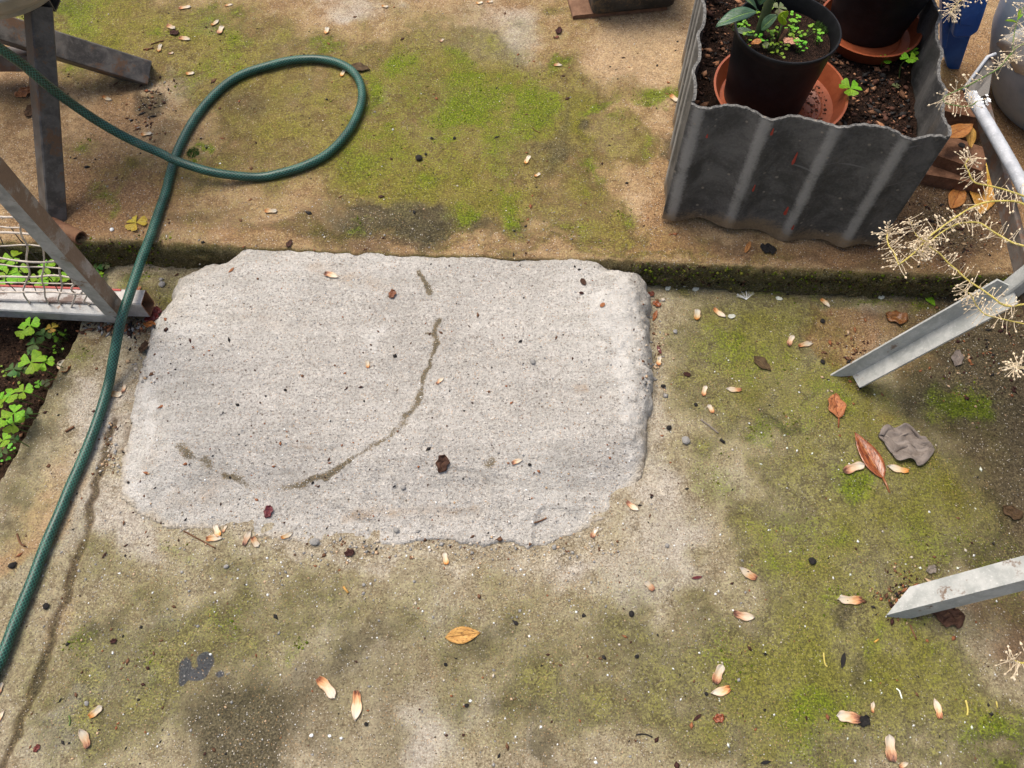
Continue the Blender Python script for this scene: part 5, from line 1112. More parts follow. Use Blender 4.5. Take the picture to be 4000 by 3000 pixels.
# ------------------------------------------------------------------ bay sapling, seedlings and scraps in the front pot
TOPZ = POT1.z + P1H - .022
def potpt(x, y, dz=0.): return P(x, y, TOPZ + dz)
bs = potpt(2963, 140); bay = thing('bay_sapling', bs, 'young bay sapling with dark leathery leaves in the front pot', 'sapling')
stem_top = bs + Vector((.004, .012, .15))
V, Fc, U = tube_pts(catmull([bs - Vector((0, 0, .006)), bs + Vector((.001, .003, .05)), bs + Vector((.003, .007, .1)), stem_top], 5), [.0068] * 6 + [.0055] * 10, 12); MB().add(V, Fc, smooth=True).build('stem', M['stem_dark'], bay)
bayw = w_ell(.21, .85, .45)
def bay_leaf(a, b, nm='leaf', mat='bay', wf=bayw, roll=0., fold=.25, seed=1, parent=bay):
    me = leaf_mesh(nm, wf, 1, 16, 8, fold, -.25, .02, seed); o = link(nm, me, M[mat], parent); d = b - a; L = d.length
    yaw = math.atan2(d.y, d.x); pit = math.atan2(d.z, math.hypot(d.x, d.y))
    o.matrix_parent_inverse = Matrix.Identity(4)
    o.matrix_basis = Matrix.Translation(-parent.location) @ Matrix.Translation(a) @ Matrix.Rotation(yaw, 4, 'Z') @ Matrix.Rotation(-pit, 4, 'Y') @ Matrix.Rotation(roll, 4, 'X') @ Matrix.Diagonal((L, L, L, 1))
    solid(o, .0007 / L); return o
nz = TOPZ + .055
bay_leaf(P(2955, 48, nz), P(2795, 108, nz - .01), seed=3)
bay_leaf(P(2957, 46, nz + .01), P(2850, -30, nz + .045), wf=w_ell(.30, .8, .45), seed=4)
bay_leaf(P(2975, 118, TOPZ + .02), P(3038, 60, TOPZ + .045), wf=w_ell(.33, .7, .5), seed=5, roll=.3)
bay_leaf(P(2945, 138, TOPZ + .012), P(2862, 118, TOPZ + .012), wf=w_ell(.20, .8, .4), seed=6, roll=-.3)
bay_leaf(P(2968, 20, nz + .02), P(3010, -110, nz + .06), seed=7)
sh = potpt(3036, 165); ys_ = thing('young_shoot', sh, 'lime green young shoot beside the bay stem', 'shoot')
V, Fc, U = tube_pts([sh - Vector((0, 0, .004)), P(3044, 130, TOPZ + .022), P(3055, 95, TOPZ + .04)], [.0022, .0018, .0015], 8); MB().add(V, Fc, smooth=True).build('stem', M['stem_green'], ys_)
bay_leaf(P(3055, 98, TOPZ + .04), P(3074, 44, TOPZ + .065), 'leaf', 'lime_leaf', w_ell(.30, .8, .45), .5, .6, 8, ys_)
bay_leaf(P(3055, 98, TOPZ + .04), P(3050, 62, TOPZ + .06), 'leaf', 'lime_leaf', w_ell(.28, .8, .45), -.5, .6, 9, ys_)
V, Fc, U = tube_pts([potpt(3034, 190, -.003), P(3052, 150, TOPZ + .018), P(3074, 114, TOPZ + .034)], [.0032, .0030, .0026], 9); MB().add(V, Fc, smooth=True).build('cut_twig', M['twig'], label='short brown cut twig stuck in the front pot', cat='twig')
clover(3042, 32, TOPZ + .03, 32, .5, 'clover_purple', 'purplish three leaved clover in the front pot', root=potpt(3048, 60, -.003), group='clover in the front pot')
for i, (x, y, l, a, mt, lab) in enumerate(((2955, 168, 46, 15, 'leaf_yellow', 'ochre curled leaf at the front of the pot soil'), (2990, 178, 30, 70, 'clover_purple', 'dull olive leaf beside the ochre one in the pot'), (3088, 166, 60, -10, 'leaf_orange', 'pinkish heart shaped leaf on the pot soil'))):
    ca = math.radians(a); p = potpt(x - math.cos(ca) * l / 2, y + math.sin(ca) * l / 2, .007); q = potpt(x + math.cos(ca) * l / 2, y - math.sin(ca) * l / 2, .010)
    o = link('fallen_leaf', LM['scrap' if i else 'round'], M[mt] if i < 2 else M['pink_petal'], label=lab, cat='fallen leaf'); along(o, p, q); L = (q - p).length; o.scale = (L, L, L); solid(o, .0007 / L)
# round seedling leaves
SD_ = MB(); V = [(0, 0, 0)]; 
for k in range(9): a = 2 * math.pi * k / 9; V.append((math.cos(a), math.sin(a) * .9, .18))
SD_.add(V, [(0, 1 + k, 1 + (k + 1) % 9) for k in range(9)], [(.5, .3)] * 10, True)
def seedling(x, y, z, n, spread, label, zb, group, r=.0026):
    c = P(x, y, z); t = thing('seedling', Vector((c.x, c.y, zb)), label, 'seedling', group); q = np.random.default_rng(int(x + 3 * y))
    st = MB(); lf = MB()
    for k in range(n):
        p = c + Vector((q.normal(0, spread), q.normal(0, spread), q.uniform(-.002, .007))); rr = r * q.uniform(.65, 1.25); rot = Matrix.Rotation(q.uniform(0, 6), 3, 'Z') @ Matrix.Rotation(q.uniform(-.4, .4), 3, 'X')
        lf.add([p + rot @ (Vector(v) * rr) for v in V], [(0, 1 + j, 1 + (j + 1) % 9) for j in range(9)], [(.5, .3)] * 10, True)
        v_, f_, u_ = tube_pts([Vector((c.x + q.normal(0, spread * .4), c.y + q.normal(0, spread * .4), zb)), p], .0003, 4); st.add(v_, f_, None, True)
    lf.build('leaves', M['seedling'], t); st.build('stems', M['stem_green'], t)
for x, y, n, sp, lab in ((2868, 88, 9, .006, 'seedling clump at the left rim of the front pot'), (2893, 100, 14, .008, 'dense seedling clump left of the bay stem'), (2912, 84, 6, .004, 'small seedlings under the long bay leaf'), (2930, 140, 10, .007, 'seedlings just left of the bay stem foot'), (2975, 152, 8, .005, 'larger round seedlings at the bay stem foot'), (2915, 155, 6, .005, 'few seedlings near the front left rim'),
                      (3018, 178, 22, .008, 'thick seedling mat at the cut twig foot'), (3098, 95, 9, .005, 'upper seedlings in the column right of the shoot'), (3098, 112, 8, .005, 'middle seedlings in the column right of the shoot'), (3096, 138, 10, .005, 'lower seedlings in the column right of the shoot'), (3106, 68, 6, .003, 'topmost seedling right of the lime shoot'), (3150, 130, 12, .006, 'seedling clump in the open soil on the right of the pot'),
                      (3128, 178, 12, .006, 'seedlings at the front rim right of the heart shaped leaf'), (3195, 148, 8, .004, 'seedlings below the moss tuft in the pot'), (3200, 128, 5, .003, 'tiny seedlings at the moss tuft'), (3006, 22, 8, .005, 'seedlings behind the bay stem right side'), (2982, 60, 7, .004, 'seedlings between bay stem and curled leaf'), (3008, 130, 6, .004, 'seedlings below the curled bay leaf'), (3030, 118, 5, .003, 'few seedlings left of the lime shoot')):
    seedling(x, y, TOPZ + .010, n, sp, lab, TOPZ - .002, 'seedlings in the front pot')
for x, y, n, lab in ((246, 1311, 8, 'tiny weed seedlings right of the yellow clover'), (218, 1328, 6, 'tiny weed seedlings in the bed middle'), (228, 1358, 5, 'pair of bluish seedlings near the paving edge'), (18, 1455, 6, 'tiny seedlings at the left edge of the bed'), (82, 1478, 3, 'lone seedling below the largest clover'), (40, 1750, 6, 'tiny seedlings near the lowest clover'), (20, 1785, 4, 'seedlings lowest in the bed')):
    c = P(x, y, -.015); seedling(x, y, -.012, n, .005, lab, soil_h(np.float64(c.x), np.float64(c.y)) - .001, 'tiny seedlings in the soil bed', .0028)
# moss tufts
def tuft(c, r, n, label, seed=0, mat='stem_green'):
    q = np.random.default_rng(seed); m = MB()
    for k in range(n):
        a = q.uniform(0, 6.28); d = r * math.sqrt(q.uniform()); b = c + Vector((d * math.cos(a), d * math.sin(a), 0)); e = b + Vector((q.normal(0, .0018), q.normal(0, .0018), q.uniform(.003, .007)))
        s = Vector((q.normal(), q.normal(), 0)).normalized() * .0006; m.add([b - s, b + s, e], [(0, 1, 2)])
    m.build('moss_tuft', M[mat], label=label, cat='moss')
tuft(potpt(3208, 112, .0), .013, 420, 'fuzzy moss tuft at the right rim of the front pot', 1, 'clover_dark')
tuft(G(755, 598), .012, 300, 'little dark moss tuft beside the hose crossing', 2, 'clover_dark')

# ------------------------------------------------------------------ dried alyssum hanging in from the bench
ap = Vector((.93, .50, .414)); al = thing('alyssum_plant', ap, 'straw yellow dried alyssum with many stalked seed pods reaching in from the right', 'dried flowers')
def raceme(pts, z0, z1, r=.0012, pod_from=.0, dens=1.0, seed=0, green=False, tipburst=0, plen=.0118):
    q = np.random.default_rng(seed); n = len(pts)
    path = catmull([P(x, y, z0 + (z1 - z0) * i / (n - 1)) for i, (x, y) in enumerate(pts)], 6)
    V, Fc, U = tube_pts(path, [r * (1 - .45 * i / len(path)) for i in range(len(path))], 8)
    st = MB().add(V, Fc, smooth=True).build('stem', M['stem_green' if green else 'stem_straw'], al)
    pods = MB(); seg = sum((path[i + 1] - path[i]).length for i in range(len(path) - 1)); cnt = int(seg / .0030 * dens)
    def one(p, t, L):
        d = (t * q.uniform(.0, .8) + Vector(q.normal(0, 1, 3))).normalized()
        d = (d - t * d.dot(t) * .7).normalized(); bend = Vector(q.normal(0, .25, 3))
        m_ = p + d * L * .5 + bend * L * .2; e = p + d * L + bend * L * .1
        v, f, u = tube_pts([p, m_, e], [.00036, .00031, .00031], 5, cap=False); pods.add(v, f, None, True)
        dd = (e - m_).normalized(); s = dd.orthogonal().normalized(); b = dd.cross(s); k = q.uniform(.9, 1.35)
        lv = [e, ] + [e + dd * .0016 * k + (s * math.cos(a) * .0011 + b * math.sin(a) * .0005) * k for a in np.linspace(0, 2 * math.pi, 6, endpoint=False)] + [e + dd * .0038 * k]
        pods.add(lv, [(0, 1 + i, 1 + (i + 1) % 6) for i in range(6)] + [(7, 1 + (i + 1) % 6, 1 + i) for i in range(6)], None, True)
    for k in range(cnt):
        u = pod_from + (1 - pod_from) * k / max(1, cnt); i = min(len(path) - 2, int(u * (len(path) - 1))); t = (path[i + 1] - path[i]).normalized()
        one(path[i].lerp(path[i + 1], q.uniform()), t, plen * q.uniform(.6, 1.25))
    for k in range(tipburst): one(path[-1] + Vector(q.normal(0, .002, 3)), (path[-1] - path[-2]).normalized(), plen * q.uniform(.5, 1.1))
    pods.build('seed_pods', M['pod'], st)
    return path
EX = lambda y: (4180, y)
raceme([EX(830), (4060, 830), (3983, 791), (3915, 785), (3848, 791), (3793, 812), (3739, 845), (3685, 883), (3631, 924), (3576, 983), (3517, 1029), (3508, 1027), (3492, 986), (3473, 962), (3465, 932), (3468, 908)], .45, .47, seed=1, pod_from=.14, tipburst=18, dens=1.15)
raceme([EX(1010), (4000, 961), (3956, 948), (3915, 926), (3875, 902), (3839, 877), (3807, 868), (3753, 872), (3712, 888), (3671, 913), (3633, 945), (3603, 985)], .44, .46, seed=2, pod_from=.15, tipburst=30)
raceme([(3631, 945), (3610, 940), (3585, 925), (3566, 895), (3560, 868)], .462, .475, r=.0007, seed=12, dens=2.6, tipburst=14)
raceme([EX(1180), (4000, 1189), (3956, 1197), (3915, 1189), (3883, 1165), (3834, 1130), (3780, 1094), (3739, 1056), (3704, 1027), (3674, 994), (3644, 972), (3600, 945)], .43, .46, seed=3, pod_from=.14, tipburst=26)
raceme([EX(1300), (4000, 1265), (3904, 1243), (3850, 1229), (3814, 1193), (3796, 1157), (3769, 1134)], .42, .44, r=.0008, seed=4, pod_from=.2, tipburst=14, dens=1.1)
raceme([EX(850), (4020, 775), (3952, 750), (3884, 730), (3816, 716), (3794, 696), (3783, 669), (3771, 642), (3785, 620)], .44, .46, seed=5, pod_from=.15, tipburst=16)
wp = raceme([EX(120), (4000, 172), (3950, 210), (3918, 249), (3895, 271), (3839, 303), (3783, 334), (3726, 359), (3690, 378), (3685, 392), (3699, 404), (3726, 411), (3771, 416), (3800, 409), (3818, 394)], .44, .45, seed=6, pod_from=.1, green=True)
raceme([EX(-20), (4030, 0), (3986, 57), (3966, 113), (3957, 170), (3955, 230)], .45, .44, r=.0009, seed=7, green=True, dens=1.3, tipburst=20)
raceme([EX(-60), (3900, -40), (3790, -20), (3749, 5), (3725, 35), (3713, 50)], .44, .44, r=.0008, seed=8, tipburst=6, dens=1.5)
raceme([EX(1440), (4040, 1430), (3985, 1438), (3965, 1432)], .43, .44, seed=9, tipburst=22, dens=1.2)
raceme([EX(2560), (4060, 2570), (4000, 2590), (3962, 2580)], .42, .42, seed=10, tipburst=16, dens=1.0)
# white florets at the tip of one stem
fm = MB(); q = np.random.default_rng(9)
for k in range(16):
    c = wp[-1] + Vector((q.uniform(-.002, .014), q.normal(0, .004), q.uniform(-.001, .005)))
    for j in range(4):
        a = j * math.pi / 2 + k; u = Vector((math.cos(a), math.sin(a), .25)); s = Vector((-math.sin(a), math.cos(a), 0))
        fm.add([c, c + u * .0014 + s * .0009, c + u * .0024, c + u * .0014 - s * .0009], [(0, 1, 2, 3)])
fm.build('white_florets', M['flower'], al)
for i, (a, b) in enumerate((((3970, 90), (3925, 82)), ((3975, 70), (3985, 35)), ((3972, 80), (3996, 55)))):
    bay_leaf(P(*a, .45), P(*b, .455), 'leaf', 'clover', w_ell(.13, .8, .5), 0, .2, 30 + i, al)
# the pot the alyssum grows in stands on the bench beyond the edge
pot('nursery_pot', Vector((.93, .50, .415)), .055, .075, .12, 'black pot of dried alyssum on the bench at the right', .02)
for k in range(8):
    pass
# ------------------------------------------------------------------ twigs, lumps, stones
def twig(pts, r, label, mat='twig'):
    pp = [G(x, y, r * 1.05) for x, y in pts]
    V, Fc, U = tube_pts(catmull(pp, 3) if len(pp) > 2 else pp, r, 7); MB().add(V, Fc, smooth=True).build('twig', M[mat], label=label, cat='twig', group='twigs on the ground')
twig([(718, 2075), (770, 2103), (842, 2142)], .0011, 'thin brown twig by the husk trio at the ramp front')
twig([(258, 1688), (292, 1668)], .0018, 'short dark twig on the paving left of the hose')
twig([(2736, 1640), (2770, 1665), (2805, 1693)], .0013, 'grey feathery twig right of the ramp', 'leaf_grey')
twig([(2812, 1718), (2830, 1732)], .0022, 'black twig end at the wash stain', 'char')
twig([(2087, 2043), (2110, 2036), (2136, 2024)], .0012, 'bent red brown twig on the ramp front')
twig([(3554, 2442), (3565, 2470), (3580, 2500)], .0012, 'brown straw below the front bench leg')
twig([(1342, 2293), (1361, 2317)], .0016, 'pale straw in front of the ramp', 'leaf_tan')
twig([(2484, 2870), (2520, 2868), (2548, 2880)], .0010, 'thin curved black twig in the lower middle', 'char')
twig([(68, 2086), (76, 2110), (84, 2125), (100, 2135)], .0014, 'curved rusty twig at the left edge')
twig([(443, 335), (460, 325)], .0012, 'tiny twig beside the steel leg end'); twig([(590, 175), (620, 165), (640, 160)], .0011, 'little dark twig above the steel leg')
twig([(560, 195), (600, 190)], .0013, 'dark straw along the steel leg end'); twig([(2080, 500), (2092, 512), (2110, 520)], .0009, 'fine dark straw on the terrace moss')
twig([(270, 2795), (275, 2815), (272, 2835)], .0010, 'olive straw near the lower left husks', 'stem_green')
twig([(3500, 2690), (3512, 2700), (3522, 2730)], .0010, 'white root thread in the lower right moss', 'petal')
twig([(3216, 2550), (3220, 2590), (3230, 2605)], .0012, 'cream crescent seed in the lower right moss', 'stem_straw'); twig([(3770, 2735), (3778, 2770), (3776, 2795)], .0013, 'cream curved seed near the right bottom', 'stem_straw')
twig([(3890, 2740), (3895, 2765)], .0010, 'small straw near the right bottom edge', 'stem_straw'); twig([(3414, 2510), (3430, 2498)], .0013, 'small orange straw in the right moss', 'leaf_yellow')
def lump_mesh(name, seed, sub=2, jag=.35):
    import bmesh
    bm = bmesh.new(); bmesh.ops.create_icosphere(bm, subdivisions=sub, radius=.5); q = np.random.default_rng(seed)
    k = q.normal(0, 1, (5, 3)); ph = q.uniform(0, 6, 5)
    for v in bm.verts:
        n = v.co.normalized(); f = 1 + jag * .35 * sum(math.sin(3.2 * n.dot(Vector(k[i])) + ph[i]) for i in range(5)) / 2
        v.co = Vector((v.co.x * f, v.co.y * f * .85, v.co.z * f * .6))
    me = bpy.data.meshes.new(name); bm.to_mesh(me); bm.free(); return me
LUMP = [lump_mesh('lump', i) for i in range(5)]
def lump(name, i, mat, x, y, dT, label, cat, group):
    p = G(x, y); d = dT * (p - Vector(C0)).length / F
    me = LUMP[i % 5]
    o = bpy.data.objects.new(name, me.copy()); COL.objects.link(o); o.data.materials.clear(); o.data.materials.append(M[mat]); o.location = p + Vector((0, 0, d * .22)); o.scale = (d, d, d); o.rotation_euler = (0, 0, x * .7); tag(o, label, cat, group)
for i, (n, mt, x, y, d, lab, cat) in enumerate((('charcoal_lump', 'char', 1637, 622, 30, 'black knobbly lump on the terrace moss', 'lump'), ('charcoal_lump', 'char', 1663, 604, 12, 'small black crumb beside the knobbly lump', 'lump'), ('charcoal_lump', 'char', 1687, 542, 13, 'black crumb on the terrace above right of the lump', 'lump'), ('charcoal_lump', 'char', 1775, 542, 13, 'black crumb, right one of two above the lump', 'lump'),
    ('charcoal_lump', 'char', 2466, 2399, 24, 'angular black crumb on the pale wash stain', 'lump'), ('charcoal_lump', 'char', 2487, 2565, 17, 'black crumb in the lower middle', 'lump'), ('charcoal_lump', 'char', 2758, 2711, 14, 'black crumb left of the flat burnt husk', 'lump'), ('charcoal_lump', 'char', 3212, 1256, 20, 'black seed at the corner of the red soil', 'lump'), ('charcoal_lump', 'char', 3212, 1415, 20, 'black seed left of the rear bench leg foot', 'lump'),
    ('charcoal_lump', 'char', 2613, 1672, 22, 'dark maroon seed on the wash stain', 'lump'), ('charcoal_lump', 'char', 3172, 2194, 30, 'black rough seed in the right moss', 'lump'), ('charcoal_lump', 'char', 1431, 2830, 16, 'black crumb below the longest husk', 'lump'), ('charcoal_lump', 'char', 1741, 2596, 16, 'black crumb below the brown lance leaf', 'lump'), ('charcoal_lump', 'char', 1823, 2756, 16, 'black crumb near the pale streak at the bottom', 'lump'),
    ('charcoal_lump', 'char', 50, 2210, 24, 'black crumb at the left edge by the hose', 'lump'), ('charcoal_lump', 'char', 183, 2370, 24, 'dark crumb between hose and joint', 'lump'), ('charcoal_lump', 'char', 2718, 1582, 16, 'black seed above the wash stain', 'lump'), ('charcoal_lump', 'char', 2590, 1510, 20, 'black flake at the ramp flank', 'lump'), ('charcoal_lump', 'char', 2069, 1816, 14, 'black crumb right of the broken husk on the ramp', 'lump'),
    ('pebble', 'stone', 2081, 1415, 24, 'grey pebble set in the ramp', 'pebble'), ('pebble', 'stone', 2678, 1724, 36, 'grey mortar lump on the wash stain', 'pebble'), ('pebble', 'stone', 1575, 1906, 22, 'dark grey pebble on the front of the ramp', 'pebble'), ('pebble', 'stone', 1548, 2072, 26, 'pale grey stone in the ramp front', 'pebble'), ('pebble', 'stone', 1230, 2118, 36, 'grey stone at the crack of the ramp front', 'pebble'), ('pebble', 'stone', 2165, 2138, 20, 'blue grey pebble below the right front corner', 'pebble'),
    ('pebble', 'stone', 635, 1113, 26, 'grey pebble at the left rear corner of the ramp', 'pebble'), ('pebble', 'stone', 630, 1093, 16, 'small bluish pebble at the left rear corner of the ramp', 'pebble'), ('pebble', 'stone', 885, 2214, 20, 'grey pebble in the left front moss', 'pebble'), ('pebble', 'stone', 340, 2748, 16, 'grey pebble near the lower left husks', 'pebble'), ('pebble', 'flower', 438, 899, 16, 'white chip on the terrace near the pipe', 'pebble'), ('pebble', 'stone', 2605, 2132, 18, 'grey pebble right of the ramp front corner', 'pebble'),
    ('pebble', 'stone', 1421, 2285, 14, 'pale pebble in front of the ramp, left one', 'pebble'), ('pebble', 'stone', 1420, 2318, 14, 'pale pebble in front of the ramp, lower one', 'pebble'), ('pebble', 'flower', 1217, 2873, 14, 'white chip in the dark stain at the bottom', 'pebble'), ('pebble', 'flower', 1288, 2875, 12, 'white chip right in the dark stain at the bottom', 'pebble'), ('pebble', 'stone', 2637, 1297, 20, 'grey flat stone right of the ramp rubble', 'pebble'))):
    lump(n, i, mt, x, y, d, lab, cat, 'black crumbs and seeds' if mt == 'char' else 'pebbles on the paving')
# white petals and fluff under the step
PT = MB(); 
for k, (x, y, l, a, lab) in enumerate(((2608, 1127, 26, 60, 'pale green white petal at the step foot, leftmost'), (2674, 1116, 32, -10, 'white petal at the step foot, curled one'), (2717, 1132, 28, 20, 'pale green petal at the step foot, rightmost'), (2719, 1096, 34, 10, 'small white feather on the mossy riser'), (2857, 1238, 32, 10, 'white fluff touching the long orange brown husk'), (3042, 1168, 30, -15, 'pale petal scrap beside the white seed fluff'), (3441, 1164, 26, 15, 'cream petal below the step near the bench'))):
    lay('petal', LM['chip'], M['petal'], x, y, a, l, lab, 'petal', 'white petals', .0008, .0004)
fl = MB(); c = G(2915, 1172, .001); q = np.random.default_rng(4)
for k in range(26):
    a = math.radians(q.uniform(20, 160)); e = c + Vector((math.cos(a) * .020, math.sin(a) * .014, q.uniform(.001, .008))); v, f, u = tube_pts([c, (c + e) / 2 + Vector((0, 0, .002)), e], [.00022, .00018, .0001], 4); fl.add(v, f)
fl.build('seed_fluff', M['flower'], label='white feathery seed fluff on moss below the step', cat='seed fluff')

# ------------------------------------------------------------------ grit, crumbs and soil chips (too many and too small to count)
def scatter(name, pts, sizes, mats, kind_label, cat, flat=.6, parent=None, seed=0, elong=1.6):
    q = np.random.default_rng(seed)
    base = np.array([(1, 0, 0), (-1, 0, 0), (0, 1, 0), (0, -1, 0), (0, 0, 1), (0, 0, -1)], float) * .5
    fa = np.array([(0, 2, 4), (2, 1, 4), (1, 3, 4), (3, 0, 4), (2, 0, 5), (1, 2, 5), (3, 1, 5), (0, 3, 5)])
    n = len(pts); V = np.repeat(base[None], n, 0) * q.uniform(.65, 1.25, (n, 6, 1))
    sz = np.asarray(sizes)[:, None]
    V = V * np.stack([sz[:, 0] * q.uniform(1, elong, n), sz[:, 0], sz[:, 0] * flat], -1)[:, None, :]
    a = q.uniform(0, 6.28, n); ca, sa = np.cos(a), np.sin(a)
    t = q.normal(0, .25, n)
    x = V[:, :, 0] * ca[:, None] - V[:, :, 1] * sa[:, None]; y = V[:, :, 0] * sa[:, None] + V[:, :, 1] * ca[:, None]
    z = V[:, :, 2] + x * t[:, None]
    W_ = np.stack([x, y, z], -1) + np.asarray(pts)[:, None, :]
    Fq = (fa[None] + (np.arange(n) * 6)[:, None, None]).reshape(-1, 3)
    me = mesh_np(name, W_.reshape(-1, 3), Fq, smooth=False)
    for m_ in mats: me.materials.append(m_)
    me.polygons.foreach_set('material_index', np.repeat(q.integers(0, len(mats), n), 8).astype(np.int32))
    o = bpy.data.objects.new(name, me); COL.objects.link(o)
    if parent is not None: o.parent = parent; o.matrix_parent_inverse = Matrix.Translation(-parent.location)
    tag(o, kind_label if parent is None else None, cat if parent is None else None, None, 'stuff'); return o
q = np.random.default_rng(77)
def ground_pts(n, xr, yr, dens):
    """random ground points in photo bounds, kept with probability dens(x, y)"""
    out = []
    while len(out) < n:
        x = q.uniform(*xr); y = q.uniform(*yr)
        if q.uniform() < dens(x, y): out.append((x, y))
    return out
def to3(pts, lift):
    a = np.array(pts); p = GV(a[:, 0], a[:, 1]); p[:, 2] += lift; return p
grey = [M['stone'], M['flower'], plain('tan_grain', (.40, .27, .15), (.55, .40, .26), .8), M['stone'], plain('buff_grain', (.48, .42, .33), (.62, .56, .47), .8)]
def front_d(x, y): 
    d = .25 + .75 * math.exp(-((y - 2200) / 260) ** 2) * (1 if x < 2400 else .5)
    return d if not (2600 < x) else d * .35
pts = ground_pts(1500, (150, 3000), (1950, 3000), front_d)
scatter('sand_grit', to3(pts, .0004), np.clip(q.lognormal(math.log(.0021), .45, len(pts)), .001, .0055), grey, 'loose sand grit and tiny stones over the lower paving', 'grit', seed=1, elong=1.4)
pts = ground_pts(800, (560, 2480), (1000, 2120), lambda x, y: .4 + .6 * (y > 1600))
scatter('sand_grit', to3(pts, .0003), np.clip(q.lognormal(math.log(.0019), .4, len(pts)), .001, .0045), grey, 'loose sand grains over the concrete ramp', 'grit', seed=2, elong=1.4)
pts = ground_pts(420, (300, 2600), (40, 1000), lambda x, y: .35 + .65 * (y > 800))
scatter('sand_grit', to3(pts, .0004), np.clip(q.lognormal(math.log(.0021), .4, len(pts)), .001, .005), grey, 'loose white and grey grains over the terrace', 'grit', seed=3, elong=1.4)
dark = [M['char'], M['twig'], M['leaf_brown'], plain('rusty_crumb', (.20, .07, .03), (.33, .13, .05), .8)]
pts = ground_pts(520, (50, 3900), (1150, 3000), lambda x, y: .45 + .5 * (x < 600))
scatter('dark_crumbs', to3(pts, .0005), np.clip(q.lognormal(math.log(.0026), .5, len(pts)), .001, .007), dark, 'dark crumbs of bark and leaf over paving and ramp', 'crumbs', .45, seed=4, elong=2.4)
pts = ground_pts(330, (100, 2650), (20, 1000), lambda x, y: .6)
scatter('dark_crumbs', to3(pts, .0005), np.clip(q.lognormal(math.log(.0028), .5, len(pts)), .001, .008), dark, 'dark crumbs of bark and leaf over the terrace', 'crumbs', .45, seed=5, elong=2.6)
pts = ground_pts(300, (2600, 3950), (1120, 3000), lambda x, y: .5)
scatter('pale_flecks', to3(pts, .0006), np.clip(q.lognormal(math.log(.0023), .4, len(pts)), .001, .005), [M['petal'], M['flower'], grey[4]], 'tiny white petal flecks over the mossy right side', 'flecks', .25, seed=14, elong=1.8)
pts = ground_pts(260, (620, 2480), (1030, 2100), lambda x, y: .5)
scatter('dark_crumbs', to3(pts, .0004), np.clip(q.lognormal(math.log(.0022), .45, len(pts)), .001, .006), dark, 'dark crumbs and bark bits over the concrete ramp', 'crumbs', .45, seed=15, elong=2.)
# rubble at the right flank of the ramp and along its front crack
pts = [(2550 + q.normal(0, 28), q.uniform(1160, 1560)) for _ in range(170)] + [(q.uniform(1150, 2420), 2140 + q.normal(0, 26)) for _ in range(260)] + [(560 + q.normal(0, 26), q.uniform(1240, 1500)) for _ in range(120)] + [(430 + q.normal(0, 22) , q.uniform(1650, 1850)) for _ in range(110)]
scatter('mortar_rubble', to3(pts, .0006), np.clip(q.lognormal(math.log(.003), .5, len(pts)), .0012, .009), [M['stone'], grey[2], grey[4], M['stone'], M['twig']], 'small mortar rubble along the foot of the ramp', 'rubble', .7, seed=6, elong=1.4)
# crumbs heaped where the steel leg ends and under the netting frame
pts = [(590 - .22 * (t - 420) + q.normal(0, 38), t) for t in q.normal(430, 75, 90)] + [(480 + q.normal(0, 70), 1280 + q.normal(0, 16)) for _ in range(220)]
scatter('leaf_litter', to3(pts, .001), np.clip(q.lognormal(math.log(.0035), .5, len(pts)), .0015, .009), dark + [grey[0]], 'dark leaf litter by the steel leg and under the frame', 'litter', .5, seed=7, elong=3.)
# litter on the dark soil at the right
pts = [(3700 + q.normal(0, 90), 890 + q.normal(0, 70)) for _ in range(260)] + [(3850 + q.normal(0, 120), 1400 + q.normal(0, 110)) for _ in range(160)] + [(3530 + q.normal(0, 60), 2330 + q.normal(0, 50)) for _ in range(200)] + [(3330 + q.normal(0, 60), 1400 + q.normal(0, 90)) for _ in range(90)]
scatter('leaf_litter', to3(pts, .001), np.clip(q.lognormal(math.log(.003), .5, len(pts)), .0015, .008), dark + [grey[2]], 'dark litter and grains on the soil near the bench legs', 'litter', .5, seed=8, elong=2.6)
# soil crumbs of the bed
x = q.uniform(-1.1, -.6, 14000); y = q.uniform(.2, .86, 14000); k = bed_sd(x, y) > .01; x = x[k][:2600]; y = y[k][:2600]
pts = np.stack([x, y, soil_h(x, y) + .001], -1)
scatter('soil_crumbs', pts, np.clip(q.lognormal(math.log(.004), .5, len(pts)), .0015, .014), [M['soil'], M['soil'], M['pot_soil'], M['twig']], 'dark crumbs on the soil bed', 'soil crumbs', .8, seed=9, elong=1.4)
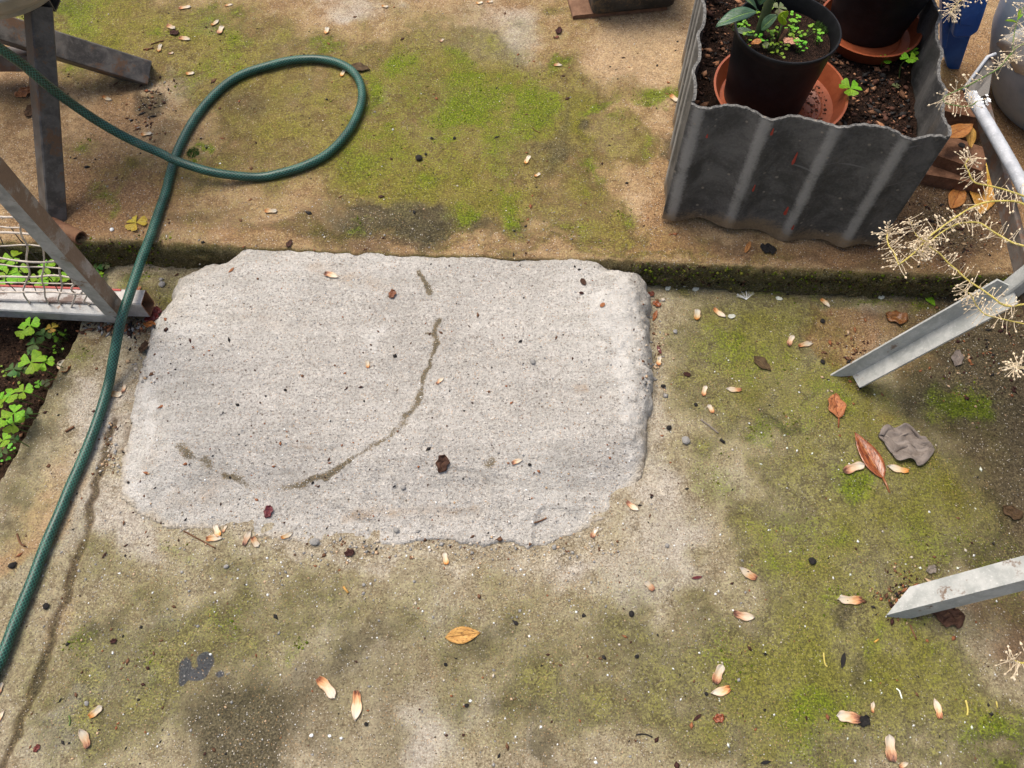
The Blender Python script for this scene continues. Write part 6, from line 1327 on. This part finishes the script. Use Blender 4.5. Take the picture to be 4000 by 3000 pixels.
# chips and bark in the planter
u = q.uniform(.012, WID - .012, 6000); v = q.uniform(.012, DEP - .012, 6000); x = A.x + ex_.x * u + ey_.x * v; y = A.y + ex_.y * u + ey_.y * v
k = (np.hypot(x - POT1.x, y - POT1.y) > .09) & (np.hypot(x - POT2.x, y - POT2.y) > .075); x = x[k][:3200]; y = y[k][:3200]
pts = np.stack([x, y, SZ + (fbm(x, y, 18, 3, 201) - .5) * .022 + .002], -1)
clay = plain('clay_chip', (.26, .11, .05), (.42, .22, .12), .85); bark = plain('red_bark', (.060, .024, .014), (.12, .05, .03), .85)
chips = [M['pot_soil'], M['pot_soil'], M['pot_soil'], M['char'], M['char'], bark, bark, M['twig'], clay, M['pot_soil']]
scatter('bark_chips', pts, np.clip(q.lognormal(math.log(.0036), .6, len(pts)), .0012, .016), chips, None, None, .55, parent=pl, seed=10, elong=2.2)

scatter('clay_granules', GRAN, np.clip(q.lognormal(math.log(.0030), .4, len(GRAN)), .0015, .006), [clay, plain('brick_red_granule', (.22, .045, .018), (.34, .085, .04), .8), bark], 'brick red clay granules in the front saucer', 'granules', .7, seed=16, elong=1.5)
# raised moss cushions where the moss is lushest
greens = [plain('moss_green', (.055, .085, .006), (.11, .15, .012), .95, 200, .1), plain('moss_lime', (.12, .17, .010), (.21, .26, .018), .95, 200, .1), plain('moss_olive', (.07, .075, .012), (.13, .13, .02), .95, 200, .1)]
def moss_pts(spec, z, per):
    out = []
    for row in spec.strip().splitlines():
        for it in row.split('|'):
            f = it.split()
            if f[0] != 'lush': continue
            cx, cy, rx, ry, ang, st = map(float, f[1:]); n = int(per * rx * ry / 10000 * (st ** 2) * 4) + 20
            u = q.normal(0, .48, n); v = q.normal(0, .48, n); p = GV(cx + u * rx, cy + v * ry)
            keep = fbm(p[:, 0], p[:, 1], 60, 3, 401) > .50
            out.append(p[keep])
    p = np.concatenate(out); p[:, 2] += .0003; return p
for spec, z, lab, sd in ((TER, ST, 'raised moss cushions on the terrace', 17), (LOW, 0., 'raised moss cushions on the lower paving', 18)):
    p = moss_pts(spec, z, 60)
    scatter('moss_cushions', p, np.clip(q.lognormal(math.log(.0021), .4, len(p)), .001, .005), greens, lab, 'moss', .8, seed=sd, elong=1.3)
n = 2600; x = q.uniform(-.85, .85, n); zz = q.uniform(.006, ST, n) ** 1.0; k = (x < -.60) | (x > .20); x = x[k]; zz = zz[k]
p = np.stack([x, edge_y(x) - .004 + q.normal(0, .003, len(x)), zz], -1)
scatter('moss_cushions', p, np.clip(q.lognormal(math.log(.003), .45, len(p)), .0015, .007), greens[:1] + greens[2:] + [M['soil']], 'dark moss cushions on the riser of the step', 'moss', .9, seed=19, elong=1.4)
